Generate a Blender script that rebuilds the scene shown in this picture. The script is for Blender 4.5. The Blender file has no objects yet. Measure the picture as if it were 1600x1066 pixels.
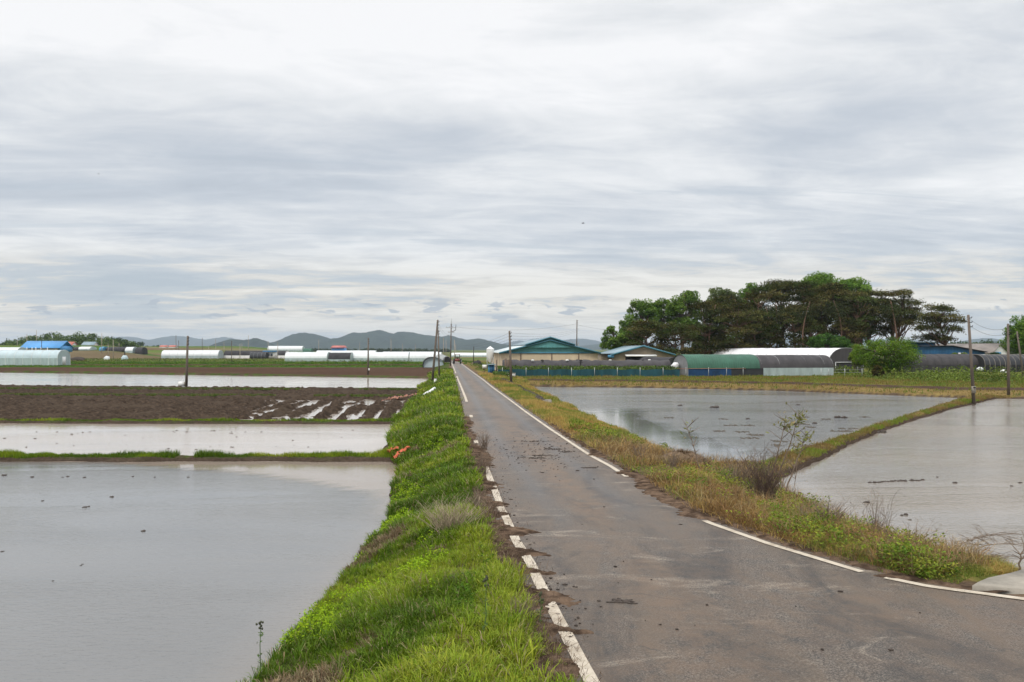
import bpy, math, random
import numpy as np
rnd = random.Random(7)
rng = np.random.default_rng(11)
R = math.radians
SC = bpy.context.scene
COL = SC.collection

# ------------------------------------------------------------------ camera, sky, sun, exposure
CAM_H = 4.0
F = 1333.0                      # focal length in pixels of a 1600 px wide picture
HOR = 546.0                     # horizon row
cd = bpy.data.cameras.new('camera'); cam = bpy.data.objects.new('camera', cd); COL.objects.link(cam)
cam.location = (0, 0, CAM_H); cam.rotation_euler = (R(90), 0, 0)
cd.sensor_width = 36; cd.lens = F*36/1600; cd.shift_y = (HOR-533)/1600
cd.clip_start = .1; cd.clip_end = 30000
SC.camera = cam
SC.view_settings.view_transform = 'Standard'; SC.view_settings.look = 'None'
SC.view_settings.exposure = 0.22; SC.view_settings.gamma = 1
SC.cycles.use_denoising = True; SC.cycles.denoiser = 'OPENIMAGEDENOISE'; SC.cycles.denoising_prefilter = 'ACCURATE'; SC.cycles.denoising_input_passes = 'RGB_ALBEDO_NORMAL'
SKY = (13.4, 27.7, 11.7)
SUN_EL, SUN_AZ = R(52), R(205)   # azimuth clockwise from +Y: behind the camera, a little to the left

world = bpy.data.worlds.new("World"); SC.world = world; world.use_nodes = True
nt = world.node_tree; nt.nodes.clear()
def N(t, tree=None, **k):
    n = (tree or nt).nodes.new(t)
    for a, v in k.items(): setattr(n, a, v)
    return n
def L(a, b, tree=None): (tree or nt).links.new(a, b)
def M_(op, a, b=None, tree=None, clamp=False):
    n = N('ShaderNodeMath', tree, operation=op); n.use_clamp = clamp
    for i, v in enumerate((a, b)):
        if v is None: continue
        if isinstance(v, (int, float)): n.inputs[i].default_value = v
        else: L(v, n.inputs[i], tree)
    return n.outputs[0]
def ramp(fac, stops, tree=None, interp='LINEAR'):
    n = N('ShaderNodeValToRGB', tree); n.color_ramp.interpolation = interp
    e = n.color_ramp.elements
    while len(e) < len(stops): e.new(.5)
    for s, (p, c) in zip(e, stops):
        s.position = p; s.color = (*c, 1) if not isinstance(c, (int, float)) else (c, c, c, 1)
    L(fac, n.inputs[0], tree); return n.outputs[0]
def mix(f, a, b, tree=None, mode='MIX'):
    n = N('ShaderNodeMix', tree, data_type='RGBA', blend_type=mode)
    for i, v in ((0, f), (6, a), (7, b)):
        if isinstance(v, (int, float)): n.inputs[i].default_value = v
        elif isinstance(v, tuple): n.inputs[i].default_value = (*v, 1)
        else: L(v, n.inputs[i], tree)
    return n.outputs[2]
def smooth01(v, a, b, tree=None):
    n = N('ShaderNodeMapRange', tree, interpolation_type='SMOOTHSTEP')
    n.inputs[1].default_value = a; n.inputs[2].default_value = b; L(v, n.inputs[0], tree); return n.outputs[0]
def build_sky():
    tc = N('ShaderNodeTexCoord'); sep = N('ShaderNodeSeparateXYZ'); L(tc.outputs['Generated'], sep.inputs[0])
    X, Y, Z = sep.outputs
    zp = M_('ADD', M_('MAXIMUM', Z, 0.0), .075)
    U0 = M_('ADD', M_('DIVIDE', X, zp), 1.05); V0 = M_('DIVIDE', Y, zp)
    def rot(a):   # cloud streets lie a little aslant
        return M_('ADD', M_('MULTIPLY', U0, math.cos(a)), M_('MULTIPLY', V0, math.sin(a))), M_('SUBTRACT', M_('MULTIPLY', V0, math.cos(a)), M_('MULTIPLY', U0, math.sin(a)))
    def cl(su, sv, off, detail, dist, rough=.55, a=.0):
        U, V = rot(a)
        c = N('ShaderNodeCombineXYZ'); L(M_('MULTIPLY', U, su), c.inputs[0]); L(M_('MULTIPLY', V, sv), c.inputs[1]); c.inputs[2].default_value = off
        n = N('ShaderNodeTexNoise'); n.inputs['Scale'].default_value = 1; n.inputs['Detail'].default_value = detail
        n.inputs['Roughness'].default_value = rough; n.inputs['Distortion'].default_value = dist
        L(c.outputs[0], n.inputs['Vector']); return n.outputs[0]
    big = cl(.50, .55, SKY[0], 3, .3, .5, .10)
    med = cl(.85, 1.25, SKY[1], 7, .55, .6, .22)
    fine = cl(2.2, 3.4, SKY[2], 8, .7, .62, .10)
    f = M_('ADD', M_('ADD', M_('MULTIPLY', big, .45), M_('MULTIPLY', med, .36)), M_('MULTIPLY', fine, .20))
    hi = smooth01(Z, .15, .34); deck = M_('MULTIPLY', smooth01(Z, .09, .17), M_('SUBTRACT', 1.0, smooth01(Z, .22, .33)))
    f = M_('ADD', f, M_('MULTIPLY', hi, .12)); f = M_('SUBTRACT', f, M_('MULTIPLY', deck, .012))
    body = ramp(f, [(.36, (.44, .48, .535)), (.44, (.51, .548, .60)), (.505, (.61, .635, .668)), (.56, (.72, .735, .75)), (.65, (.86, .86, .865))])
    low = ramp(f, [(.40, (.42, .475, .53)), (.47, (.50, .54, .575)), (.505, (.66, .635, .59)), (.56, (.79, .765, .715))])
    st = cl(.55, 2.6, 5.5, 6, .8, .58, .12); bd = M_('MULTIPLY', smooth01(Z, .06, .11), M_('SUBTRACT', 1.0, smooth01(Z, .17, .26)))   # bright streaks between the decks
    streak = M_('MULTIPLY', smooth01(st, .535, .65), bd); shade = M_('MULTIPLY', M_('SUBTRACT', 1.0, smooth01(st, .36, .45)), bd)
    body = mix(M_('MULTIPLY', streak, .25), body, (.83, .835, .84)); body = mix(M_('MULTIPLY', shade, .4), body, (.43, .49, .555))
    lo = M_('SUBTRACT', 1.0, smooth01(Z, .065, .125))
    c = mix(lo, body, low)
    hz = M_('SUBTRACT', 1.0, smooth01(Z, .0, .05))
    c = mix(M_('MULTIPLY', hz, .45), c, (.63, .625, .615))
    cc = N('ShaderNodeCombineXYZ'); L(M_('MULTIPLY', M_('DIVIDE', X, Y), 30.0), cc.inputs[0]); L(M_('MULTIPLY', Z, 125.0), cc.inputs[1]); cc.inputs[2].default_value = 4.4
    pn = N('ShaderNodeTexNoise'); pn.inputs['Scale'].default_value = 1.0; pn.inputs['Detail'].default_value = 5; pn.inputs['Distortion'].default_value = .5; L(cc.outputs[0], pn.inputs['Vector'])
    band = M_('MULTIPLY', smooth01(Z, .026, .038), M_('SUBTRACT', 1.0, smooth01(Z, .050, .068)))
    puff = M_('MULTIPLY', smooth01(pn.outputs[0], .585, .66), band)
    c = mix(M_('MULTIPLY', puff, .8), c, (.36, .41, .48))
    top = M_('ADD', 1.0, M_('MULTIPLY', smooth01(Z, .42, .9), 1.3))
    sc = N('ShaderNodeVectorMath', operation='SCALE'); L(c, sc.inputs[0]); L(top, sc.inputs['Scale'])
    b1 = N('ShaderNodeBackground'); L(sc.outputs[0], b1.inputs[0]); b1.inputs[1].default_value = 1.0
    sky = N('ShaderNodeTexSky'); sky.sky_type = 'NISHITA'; sky.sun_disc = False; sky.sun_elevation = SUN_EL; sky.sun_rotation = SUN_AZ
    b2 = N('ShaderNodeBackground'); L(sky.outputs[0], b2.inputs[0]); b2.inputs[1].default_value = .1
    ms = N('ShaderNodeMixShader'); ms.inputs[0].default_value = .93
    out = N('ShaderNodeOutputWorld'); L(b2.outputs[0], ms.inputs[1]); L(b1.outputs[0], ms.inputs[2]); L(ms.outputs[0], out.inputs[0])
build_sky()
sl = bpy.data.lights.new('sun', 'SUN'); sl.energy = 1.5; sl.angle = R(12); sl.color = (1, .95, .87)
so = bpy.data.objects.new('sun', sl); COL.objects.link(so); so.location = (0, -50, 80)
so.rotation_euler = (R(90)-SUN_EL, 0, math.pi-SUN_AZ)

# ------------------------------------------------------------------ helpers
def G(px, py, z=0.0):            # where the view ray of a pixel meets height z
    D = (CAM_H-z)*F/(py-HOR); return ((px-800)/F*D, D, z)
def Wp(px, py, D): return ((px-800)/F*D, D, CAM_H-(py-HOR)/F*D)
def hx(px, D): return (px-800)/F*D
def hz(py, D): return CAM_H-(py-HOR)/F*D

def _hash(i, j, s):
    h = (i.astype(np.int64)*374761393 + j.astype(np.int64)*668265263 + s*974711) & 0x7fffffff
    h = ((h ^ (h >> 13))*1274126177) & 0x7fffffff
    return ((h ^ (h >> 16)) & 0xffff)/65535.0
def vnoise(x, y, s=0):
    i = np.floor(x); j = np.floor(y); u = x-i; v = y-j; u = u*u*(3-2*u); v = v*v*(3-2*v)
    return (_hash(i, j, s)*(1-u)+_hash(i+1, j, s)*u)*(1-v)+(_hash(i, j+1, s)*(1-u)+_hash(i+1, j+1, s)*u)*v
def fbm(x, y, s=0, o=4):
    t = 0; a = .5; n = 0
    for k in range(o):
        t = t+a*vnoise(x, y, s+k*17); n += a; a *= .5; x = x*2.03+3.1; y = y*2.03+1.7
    return t/n
def S(v, a=0., b=1.):
    t = np.clip((v-a)/(b-a), 0, 1); return t*t*(3-2*t)

def props(o, label=None, cat=None, group=None, kind=None):
    if label: o['label'] = label
    if cat: o['category'] = cat
    if group: o['group'] = group
    if kind: o['kind'] = kind
    return o
def thing(name, loc, label, cat, group=None):
    o = bpy.data.objects.new(name, None); COL.objects.link(o); o.location = loc; o.empty_display_size = .3
    return props(o, label, cat, group)
def mesh_np(name, V, faces, mat, parent=None, cols=None, smooth=False, attrs=None):
    """faces: list of int arrays (n,k). Vertices are in world coordinates."""
    V = np.asarray(V, float).reshape(-1, 3)
    if parent is not None:
        p = parent; off = np.zeros(3)
        while p is not None: off = off+np.array(p.location); p = p.parent
        V = V-off
    me = bpy.data.meshes.new(name)
    me.vertices.add(len(V)); me.vertices.foreach_set('co', V.ravel().astype(np.float32))
    faces = [np.asarray(f, np.int64) for f in faces if len(f)]
    lv = np.concatenate([f.ravel() for f in faces]); tot = np.concatenate([np.full(len(f), f.shape[1]) for f in faces])
    me.loops.add(len(lv)); me.loops.foreach_set('vertex_index', lv.astype(np.int32))
    me.polygons.add(len(tot)); me.polygons.foreach_set('loop_start', (np.cumsum(tot)-tot).astype(np.int32)); me.polygons.foreach_set('loop_total', tot.astype(np.int32))
    if smooth: me.polygons.foreach_set('use_smooth', np.ones(len(tot), bool))
    me.update(calc_edges=True)
    if cols is not None:
        a = me.attributes.new('Col', 'FLOAT_COLOR', 'POINT'); c = np.ones((len(V), 4), np.float32); c[:, :3] = cols; a.data.foreach_set('color', c.ravel())
    for k, v in (attrs or {}).items():
        a = me.attributes.new(k, 'FLOAT', 'POINT'); a.data.foreach_set('value', np.asarray(v, np.float32))
    me.materials.append(mat)
    o = bpy.data.objects.new(name, me); COL.objects.link(o)
    if parent is not None: o.parent = parent
    return o
class MB:
    def __init__(s): s.v = []; s.f = {}
    def face(s, idx): s.f.setdefault(len(idx), []).append(idx)
    def poly(s, pts):
        n = len(s.v); s.v += [tuple(p) for p in pts]; s.face(list(range(n, n+len(pts))))
    def box(s, c, size, rz=0):
        cx, cy, cz = c; a, b, h = (q/2 for q in size); co, si = math.cos(rz), math.sin(rz); n = len(s.v)
        for dz in (-h, h):
            for dx, dy in ((-a, -b), (a, -b), (a, b), (-a, b)): s.v.append((cx+dx*co-dy*si, cy+dx*si+dy*co, cz+dz))
        for q in ((3, 2, 1, 0), (4, 5, 6, 7), (0, 1, 5, 4), (1, 2, 6, 5), (2, 3, 7, 6), (3, 0, 4, 7)): s.face([n+i for i in q])
    def prism(s, bottom, top):
        n = len(s.v); k = len(bottom); s.v += [tuple(p) for p in bottom]+[tuple(p) for p in top]
        s.face([n+i for i in range(k)][::-1]); s.face([n+k+i for i in range(k)])
        for i in range(k): j = (i+1) % k; s.face([n+i, n+j, n+k+j, n+k+i])
    def tube(s, pts, rad, sides=8, cap=True):
        P = [np.array(p, float) for p in pts]; m = len(P)
        if isinstance(rad, (int, float)): rad = [rad]*m
        n = len(s.v); ref = None
        for i in range(m):
            t = P[min(i+1, m-1)]-P[max(i-1, 0)]; t = t/(np.linalg.norm(t)+1e-9)
            if ref is None: ref = np.array((1., 0, 0)) if abs(t[0]) < .8 else np.array((0, 1., 0))
            u = np.cross(t, ref); u /= np.linalg.norm(u)+1e-9; w = np.cross(t, u); ref = -np.cross(t, u) if False else ref
            for k in range(sides):
                a = 2*math.pi*k/sides; s.v.append(tuple(P[i]+rad[i]*(math.cos(a)*u+math.sin(a)*w)))
        for i in range(m-1):
            for k in range(sides):
                a = n+i*sides+k; b = n+i*sides+(k+1) % sides; s.face([a, b, b+sides, a+sides])
        if cap: s.face([n+k for k in range(sides)][::-1]); s.face([n+(m-1)*sides+k for k in range(sides)])
    def blob(s, c, r, seed=0, nu=8, nv=5, rough=.2):
        rr = random.Random(seed); n = len(s.v)
        for j in range(nv+1):
            th = math.pi*j/nv
            for i in range(nu):
                ph = 2*math.pi*i/nu; k = 1+rr.uniform(-rough, rough)
                s.v.append((c[0]+r[0]*k*math.sin(th)*math.cos(ph), c[1]+r[1]*k*math.sin(th)*math.sin(ph), c[2]+r[2]*k*math.cos(th)))
        for j in range(nv):
            for i in range(nu):
                a = n+j*nu+i; b = n+j*nu+(i+1) % nu; s.face([a, a+nu, b+nu, b])
    def build(s, name, mat, parent=None, smooth=False):
        return mesh_np(name, s.v, [np.array(q) for q in s.f.values()], mat, parent, smooth=smooth)

# ------------------------------------------------------------------ materials
def new_mat(name):
    m = bpy.data.materials.new(name); m.use_nodes = True; t = m.node_tree
    return m, t, t.nodes['Principled BSDF'], t.nodes['Material Output']
def pos(t): return N('ShaderNodeNewGeometry', t).outputs['Position']
def noise(t, vec, scale, detail=4, rough=.6, dist=0):
    n = N('ShaderNodeTexNoise', t); n.inputs['Scale'].default_value = scale; n.inputs['Detail'].default_value = detail
    n.inputs['Roughness'].default_value = rough; n.inputs['Distortion'].default_value = dist; L(vec, n.inputs['Vector'], t); return n.outputs[0]
def bump(t, h, strength, dist=.05):
    b = N('ShaderNodeBump', t); b.inputs['Strength'].default_value = strength; b.inputs['Distance'].default_value = dist; L(h, b.inputs['Height'], t); return b.outputs[0]
def vmul(t, v, k):
    m = N('ShaderNodeVectorMath', t, operation='MULTIPLY'); L(v, m.inputs[0], t); m.inputs[1].default_value = k; return m.outputs[0]
def plain(name, c, rough=.6, var=.25, scale=1.5, metal=0., ribs=None, dirt=None, streak=False, transl=0., spec=.5):
    """painted or bare surface with mottling, vertical streaks and optional corrugation"""
    m, t, b, o = new_mat(name); p = pos(t)
    q = vmul(t, p, (1, 1, .18)) if streak else p
    n = noise(t, q, scale, 5, .65)
    a = tuple(x*(1-var) for x in c); d = tuple(min(1, x*(1+var)) for x in c)
    col = ramp(n, [(.3, a), (.7, d)], t)
    if dirt: col = mix(smooth01(noise(t, q, scale*.45, 4), .5, .72, t), col, dirt, t)
    if ribs:
        w = N('ShaderNodeTexWave', t, wave_type='BANDS', bands_direction=ribs[0]); w.inputs['Scale'].default_value = ribs[1]; L(p, w.inputs['Vector'], t)
        L(bump(t, w.outputs['Fac'], ribs[2], .06), b.inputs['Normal'], t)
    else: L(bump(t, noise(t, p, scale*6, 3), .15, .02), b.inputs['Normal'], t)
    L(col, b.inputs['Base Color'], t); b.inputs['Roughness'].default_value = rough; b.inputs['Metallic'].default_value = metal
    b.inputs['Specular IOR Level'].default_value = spec
    if transl:
        tr = N('ShaderNodeBsdfTranslucent', t); L(col, tr.inputs[0], t); ms = N('ShaderNodeMixShader', t); ms.inputs[0].default_value = transl
        L(b.outputs[0], ms.inputs[1], t); L(tr.outputs[0], ms.inputs[2], t); L(ms.outputs[0], o.inputs[0], t)
    return m
def leafy(name, transl=.35, rough=.55, spec=.25):
    m, t, b, o = new_mat(name); a = N('ShaderNodeAttribute', t, attribute_name='Col')
    L(a.outputs['Color'], b.inputs['Base Color'], t); b.inputs['Roughness'].default_value = rough; b.inputs['Specular IOR Level'].default_value = spec
    tr = N('ShaderNodeBsdfTranslucent', t); L(a.outputs['Color'], tr.inputs[0], t); ms = N('ShaderNodeMixShader', t); ms.inputs[0].default_value = transl
    L(b.outputs[0], ms.inputs[1], t); L(tr.outputs[0], ms.inputs[2], t); L(ms.outputs[0], o.inputs[0], t); return m
M = {}
M['leaf'] = leafy('leaf', .3, .6, .08); M['needle'] = leafy('needle', .12, .8, .0); M['blade'] = leafy('blade', .3, .5, .12); M['straw'] = leafy('straw', .15, .8, .02)
M['bark'] = plain('bark', (.10, .07, .05), .9, .4, 3, streak=True); M['pine_bark'] = plain('pine_bark', (.15, .085, .055), .9, .4, 3, streak=True)
M['pale_stalk'] = plain('pale_stalk', (.33, .265, .18), .9, .3, 6); M['twig'] = plain('twig', (.17, .125, .09), .9, .35, 6); M['dark_twig'] = plain('dark_twig', (.115, .078, .058), .9, .35, 6)
M['film'] = plain('film', (.80, .83, .84), .35, .06, .5, transl=.25); M['film_blue'] = plain('film_blue', (.60, .72, .76), .3, .12, .5, transl=.3)
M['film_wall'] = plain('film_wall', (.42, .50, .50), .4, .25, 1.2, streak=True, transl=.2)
M['white_sheet'] = plain('white_sheet', (.78, .77, .78), .5, .06, .6, ribs=('X', 1.2, .25))
M['black_net'] = plain('black_net', (.045, .043, .046), .85, .35, 1.0, streak=True, spec=.2); M['grey_net'] = plain('grey_net', (.058, .054, .056), .85, .3, .9, streak=True, spec=.2)
M['green_sheet'] = plain('green_sheet', (.028, .10, .063), .7, .3, .7, streak=True, ribs=('X', 1.0, .35)); M['blue_tarp'] = plain('blue_tarp', (.012, .05, .13), .6, .5, .8, spec=.3)
M['dark_tarp'] = plain('dark_tarp', (.02, .021, .025), .7, .4, 1)
M['teal'] = plain('teal', (.10, .30, .30), .6, .2, .6, streak=True, ribs=('X', 1.6, .6)); M['teal_trim'] = plain('teal_trim', (.04, .15, .20), .6, .15)
M['cream'] = plain('cream', (.55, .44, .31), .8, .15, .7, dirt=(.40, .32, .22), streak=True); M['tan'] = plain('tan', (.26, .215, .15), .85, .25, .8, streak=True, ribs=('X', 2.2, .5))
M['pale_roof'] = plain('pale_roof', (.55, .60, .60), .5, .12, .7, ribs=('X', 1.5, .4)); M['grey_blue_roof'] = plain('grey_blue_roof', (.22, .30, .34), .6, .15, .6, ribs=('Y', 1.5, .4))
M['blue_roof'] = plain('blue_roof', (.07, .28, .58), .5, .12, .5, ribs=('X', .9, .5)); M['blue_wall'] = plain('blue_wall', (.012, .085, .19), .6, .25, .6, ribs=('X', 1.2, .4))
M['blue_paint'] = plain('blue_paint', (.06, .22, .36), .55, .25, 1.5); M['white_paint'] = plain('white_paint', (.74, .74, .72), .6, .1, 1.5, dirt=(.55, .53, .48))
M['grey_roof'] = plain('grey_roof', (.23, .20, .18), .85, .3, .5, ribs=('X', 2, .5), dirt=(.15, .12, .10)); M['red_roof'] = plain('red_roof', (.48, .14, .10), .7, .2)
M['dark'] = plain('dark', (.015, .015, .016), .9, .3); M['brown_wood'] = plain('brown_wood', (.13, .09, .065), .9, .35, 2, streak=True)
M['concrete'] = plain('concrete', (.30, .27, .225), .9, .3, 3.0, dirt=(.22, .20, .17)); M['pole'] = plain('pole', (.125, .10, .08), .9, .3, 2.5, streak=True)
M['pole_pale'] = plain('pole_pale', (.36, .31, .26), .9, .2, 2.5, streak=True); M['steel'] = plain('steel', (.42, .43, .43), .45, .2, 4, metal=.4)
M['black_paint'] = plain('black_paint', (.02, .02, .02), .5, .3); M['red_paint'] = plain('red_paint', (.17, .035, .025), .5, .2); M['orange'] = plain('orange', (.48, .095, .035), .6, .2, 8)
M['pink_cloth'] = plain('pink_cloth', (.30, .13, .08), .8, .35, 3); M['net'] = plain('net', (.016, .062, .078), .75, .45, .8, streak=True, spec=.2); M['clod'] = plain('clod', (.055, .042, .034), .9, .35, 14)
M['film_grey'] = plain('film_grey', (.20, .20, .205), .6, .25, .8); M['glass'] = plain('glass', (.05, .07, .09), .1, .2); M['straw_heap'] = plain('straw_heap', (.17, .115, .07), .95, .4, 9)
M['tyre'] = plain('tyre', (.02, .02, .02), .85, .3, 5)

def mat_ground():
    m, t, b, o = new_mat('soil_and_turf'); p = pos(t); a = N('ShaderNodeAttribute', t, attribute_name='Col')
    n1 = noise(t, p, 9, 6, .7); n2 = noise(t, p, 1.1, 4, .6)
    k = ramp(n1, [(.28, .55), (.7, 1.4)], t); k2 = ramp(n2, [(.3, .8), (.7, 1.2)], t)
    c = mix(1.0, mix(1.0, a.outputs['Color'], k, t, 'MULTIPLY'), k2, t, 'MULTIPLY')
    L(c, b.inputs['Base Color'], t); b.inputs['Roughness'].default_value = 1; b.inputs['Specular IOR Level'].default_value = .0
    L(bump(t, n1, .7, .06), b.inputs['Normal'], t); return m
def mat_mud():
    m, t, b, o = new_mat('ploughed_mud'); p = pos(t)
    n1 = noise(t, p, 3.5, 7, .7); n2 = noise(t, p, .25, 3)
    c = ramp(n1, [(.3, (.022, .0155, .0115)), (.5, (.050, .0355, .0255)), (.72, (.11, .079, .056))], t)
    c = mix(smooth01(n2, .5, .7, t), c, (.068, .05, .036), t)
    L(c, b.inputs['Base Color'], t); b.inputs['Roughness'].default_value = .9; b.inputs['Specular IOR Level'].default_value = .03
    L(bump(t, n1, 1.0, .10), b.inputs['Normal'], t); return m
def mat_water(name, murk, murk2, rip=.4):
    m, t, b, o = new_mat(name); p = pos(t)
    calm = N('ShaderNodeAttribute', t, attribute_name='calm').outputs['Fac']; silt = N('ShaderNodeAttribute', t, attribute_name='silt').outputs['Fac']
    n = noise(t, vmul(t, p, (.08, .25, 1)), 1, 5, .6, .5)
    c = ramp(n, [(.35, murk), (.68, tuple(x*1.18 for x in murk))], t); c = mix(silt, c, murk2, t)
    L(c, b.inputs['Base Color'], t); b.inputs['IOR'].default_value = 1.33
    w1 = noise(t, vmul(t, p, (1.0, 2.2, 1)), 5.5, 3, .55, .6); w2 = noise(t, vmul(t, p, (1, 1.7, 1)), 1.3, 2)
    patch = smooth01(noise(t, vmul(t, p, (.05, .16, 1)), 1.0, 4, .6, .8), .36, .62, t)
    amt = M_('MULTIPLY', M_('SUBTRACT', 1.0, calm, t), M_('ADD', M_('MULTIPLY', patch, .75, t), .25, t), t)
    h = M_('MULTIPLY', M_('ADD', w1, M_('MULTIPLY', w2, .8, t), t), amt, t)
    L(bump(t, h, rip, .045), b.inputs['Normal'], t)
    L(M_('ADD', M_('MULTIPLY', amt, .13, t), .035, t), b.inputs['Roughness'], t); return m
def mat_asphalt():
    m, t, b, o = new_mat('asphalt'); p = pos(t)
    d = N('ShaderNodeAttribute', t, attribute_name='dirt').outputs['Fac']; wet = N('ShaderNodeAttribute', t, attribute_name='track').outputs['Fac']
    sp = noise(t, p, 48, 4, .85); n2 = noise(t, vmul(t, p, (1.6, .35, 1)), .9, 6, .65, .6); n3 = noise(t, p, 3.2, 6, .7)
    base = ramp(sp, [(.32, (.006, .0053, .005)), (.47, (.032, .027, .024)), (.60, (.23, .195, .158))], t)
    base = mix(M_('MULTIPLY', smooth01(n2, .40, .68, t), .8, t), base, (.108, .079, .054), t)
    n4 = noise(t, vmul(t, p, (.9, .30, 1)), .55, 6, .7, 1.2); base = mix(M_('MULTIPLY', smooth01(n4, .44, .62, t), .72, t), base, (.022, .0215, .022), t); base = mix(M_('MULTIPLY', M_('MULTIPLY', smooth01(noise(t, vmul(t, p, (.5, 1.3, 1)), 1.1, 7, .75, .9), .54, .68, t), smooth01(sp, .40, .56, t), t), .9, t), base, (.33, .28, .22), t)
    f = M_('MULTIPLY', d, smooth01(n3, .30, .66, t), t)
    c = mix(M_('MULTIPLY', f, .92, t), base, (.15, .098, .062), t)
    c = mix(M_('MULTIPLY', wet, .5, t), c, (.05, .051, .055), t)
    vo = N('ShaderNodeTexVoronoi', t, feature='DISTANCE_TO_EDGE'); vo.inputs['Scale'].default_value = .42
    wv = N('ShaderNodeVectorMath', t, operation='ADD'); nn = N('ShaderNodeTexNoise', t); nn.inputs['Scale'].default_value = 1.3; nn.inputs['Detail'].default_value = 5; L(p, nn.inputs['Vector'], t)
    L(p, wv.inputs[0], t); L(nn.outputs['Color'], wv.inputs[1], t); L(wv.outputs[0], vo.inputs['Vector'], t)
    ck = M_('SUBTRACT', 1.0, smooth01(vo.outputs['Distance'], .004, .012, t), t)
    c = mix(M_('MULTIPLY', M_('MULTIPLY', ck, .45, t), smooth01(n2, .5, .6, t), t), c, (.03, .029, .028), t)
    L(c, b.inputs['Base Color'], t); b.inputs['Specular IOR Level'].default_value = .4
    L(M_('SUBTRACT', .55, M_('MULTIPLY', wet, .16, t), t), b.inputs['Roughness'], t)
    L(bump(t, sp, .8, .014), b.inputs['Normal'], t); return m
def mat_line():
    m, t, b, o = new_mat('road_paint'); p = pos(t)
    n = noise(t, p, 9, 6, .75); n2 = noise(t, p, 1.4, 5, .7)
    c = ramp(n, [(.24, (.26, .21, .155)), (.42, (.44, .38, .30)), (.7, (.55, .485, .39))], t)
    c = mix(smooth01(n2, .47, .66, t), c, (.33, .27, .20), t)
    c = mix(smooth01(noise(t, p, 26, 3, .8), .62, .7, t), c, (.13, .12, .11), t)
    L(c, b.inputs['Base Color'], t); b.inputs['Roughness'].default_value = .7; return m
def mat_hill(name, c1, c2):
    m, t, b, o = new_mat(name); p = pos(t)
    n = noise(t, p, .009, 8, .8)
    L(ramp(n, [(.35, c1), (.65, c2)], t), b.inputs['Base Color'], t); b.inputs['Roughness'].default_value = 1; b.inputs['Specular IOR Level'].default_value = 0
    L(bump(t, noise(t, p, .06, 5, .7), 1, 8), b.inputs['Normal'], t); return m
M['ground'] = mat_ground(); M['mud'] = mat_mud(); M['asphalt'] = mat_asphalt(); M['line'] = mat_line()
M['water_near'] = mat_water('water_near', (.15, .149, .147), (.27, .222, .178)); M['water_pale'] = mat_water('water_pale', (.40, .355, .315), (.42, .345, .27)); M['water_green'] = mat_water('water_green', (.13, .13, .127), (.2, .17, .13), .95); M['water_buff'] = mat_water('water_buff', (.19, .172, .152), (.235, .20, .163), .8)
M['hill'] = mat_hill('wooded_hill', (.012, .021, .018), (.038, .055, .036)); M['hill_far'] = mat_hill('far_hill', (.02, .032, .03), (.035, .05, .04))

# ------------------------------------------------------------------ the lie of the land
RZ = .85
def gl(pts, z=RZ): return [G(a, b, z)[:2] for a, b in pts]
_lp = [(6, -20), (2.3, 0), (1.5, 4), (1.1, 6)]+gl([(924, 1066), (865, 955), (840, 906), (830, 882), (806, 845), (791, 810), (782, 794), (777, 777), (762.5, 740), (744, 691), (736, 650), (727, 621), (721, 606), (716, 594), (712, 583), (709, 575), (706, 568)])+[(-40, 400)]
_rp = [(34, -20), (33, 0), (32, 9.3), (14, 9.8), (8.5, 10.2)]+gl([(1600, 937), (1450, 917), (1362, 899), (1200, 850), (1112, 819), (1055, 795), (954, 729), (922, 712), (860, 671), (823, 645), (795, 624), (769.5, 605.5), (754, 593), (736, 580), (727, 573), (719, 567)])+[(-36.5, 400)]
_lp = np.array(_lp); _rp = np.array(_rp)
def xl(y): return np.interp(y, _lp[:, 1], _lp[:, 0])      # left edge line
def xr(y): return np.interp(y, _rp[:, 1], _rp[:, 0])      # right edge line
P1 = [(-75, -20), (-3.1, -20), (-3.1, 0), (-3.1, 8), (-3.05, 10.25), (-3.0, 13.2), (-2.9, 15.96), (-2.85, 18.8), (-3.05, 21), (-3.4, 24.9), (-3.65, 28.5), (-4.3, 30.3), (-75, 30.5)]
P2 = [(-75, 31.35), (-5.1, 31.25), (-5.3, 37), (-6.0, 43.7), (-6.2, 45.4), (-75, 47)]
PF = [(-90, 48), (-6.4, 46.3), (-7.3, 60), (-8.4, 80), (-8.8, 84), (-55, 91), (-90, 97)]
P3 = [(-140, 106), (-55.5, 92.2), (-22, 86.4), (-9.6, 85.4), (-10.0, 104), (-11.2, 116), (-27, 124), (-72, 140), (-88, 147), (-150, 166)]
PA = [(6.4, 29.2), (8.2, 28.9), (37, 70), (25, 83), (13.3, 88.9), (1.6, 92), (2.0, 89), (5.1, 42.7), (5.9, 32.5)]
PB = [(7.6, 25), (8.6, 26.9), (18.5, 42.3), (29.35, 57.0), (39.2, 69), (95, 66), (95, 10), (16, 13.6), (9.6, 14.0), (8.5, 15.4), (7.95, 17), (7.75, 18.8), (7.5, 21.8)]
def sdf(poly, x, y):
    p = np.array(poly, float); d = np.full(x.shape, 1e9); ins = np.zeros(x.shape, bool)
    for i in range(len(p)):
        a = p[i]; b = p[(i+1) % len(p)]; e = b-a
        t = np.clip(((x-a[0])*e[0]+(y-a[1])*e[1])/(e@e), 0, 1)
        d = np.minimum(d, (x-a[0]-t*e[0])**2+(y-a[1]-t*e[1])**2)
        c = ((a[1] > y) != (b[1] > y))
        with np.errstate(divide='ignore', invalid='ignore'): xi = a[0]+(y-a[1])/(e[1] if e[1] else 1e-12)*e[0]
        ins ^= c & (x < xi)
    d = np.sqrt(d); return np.where(ins, -d, d)
POLYS = [P1, P2, PF, P3, PA, PB]
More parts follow.
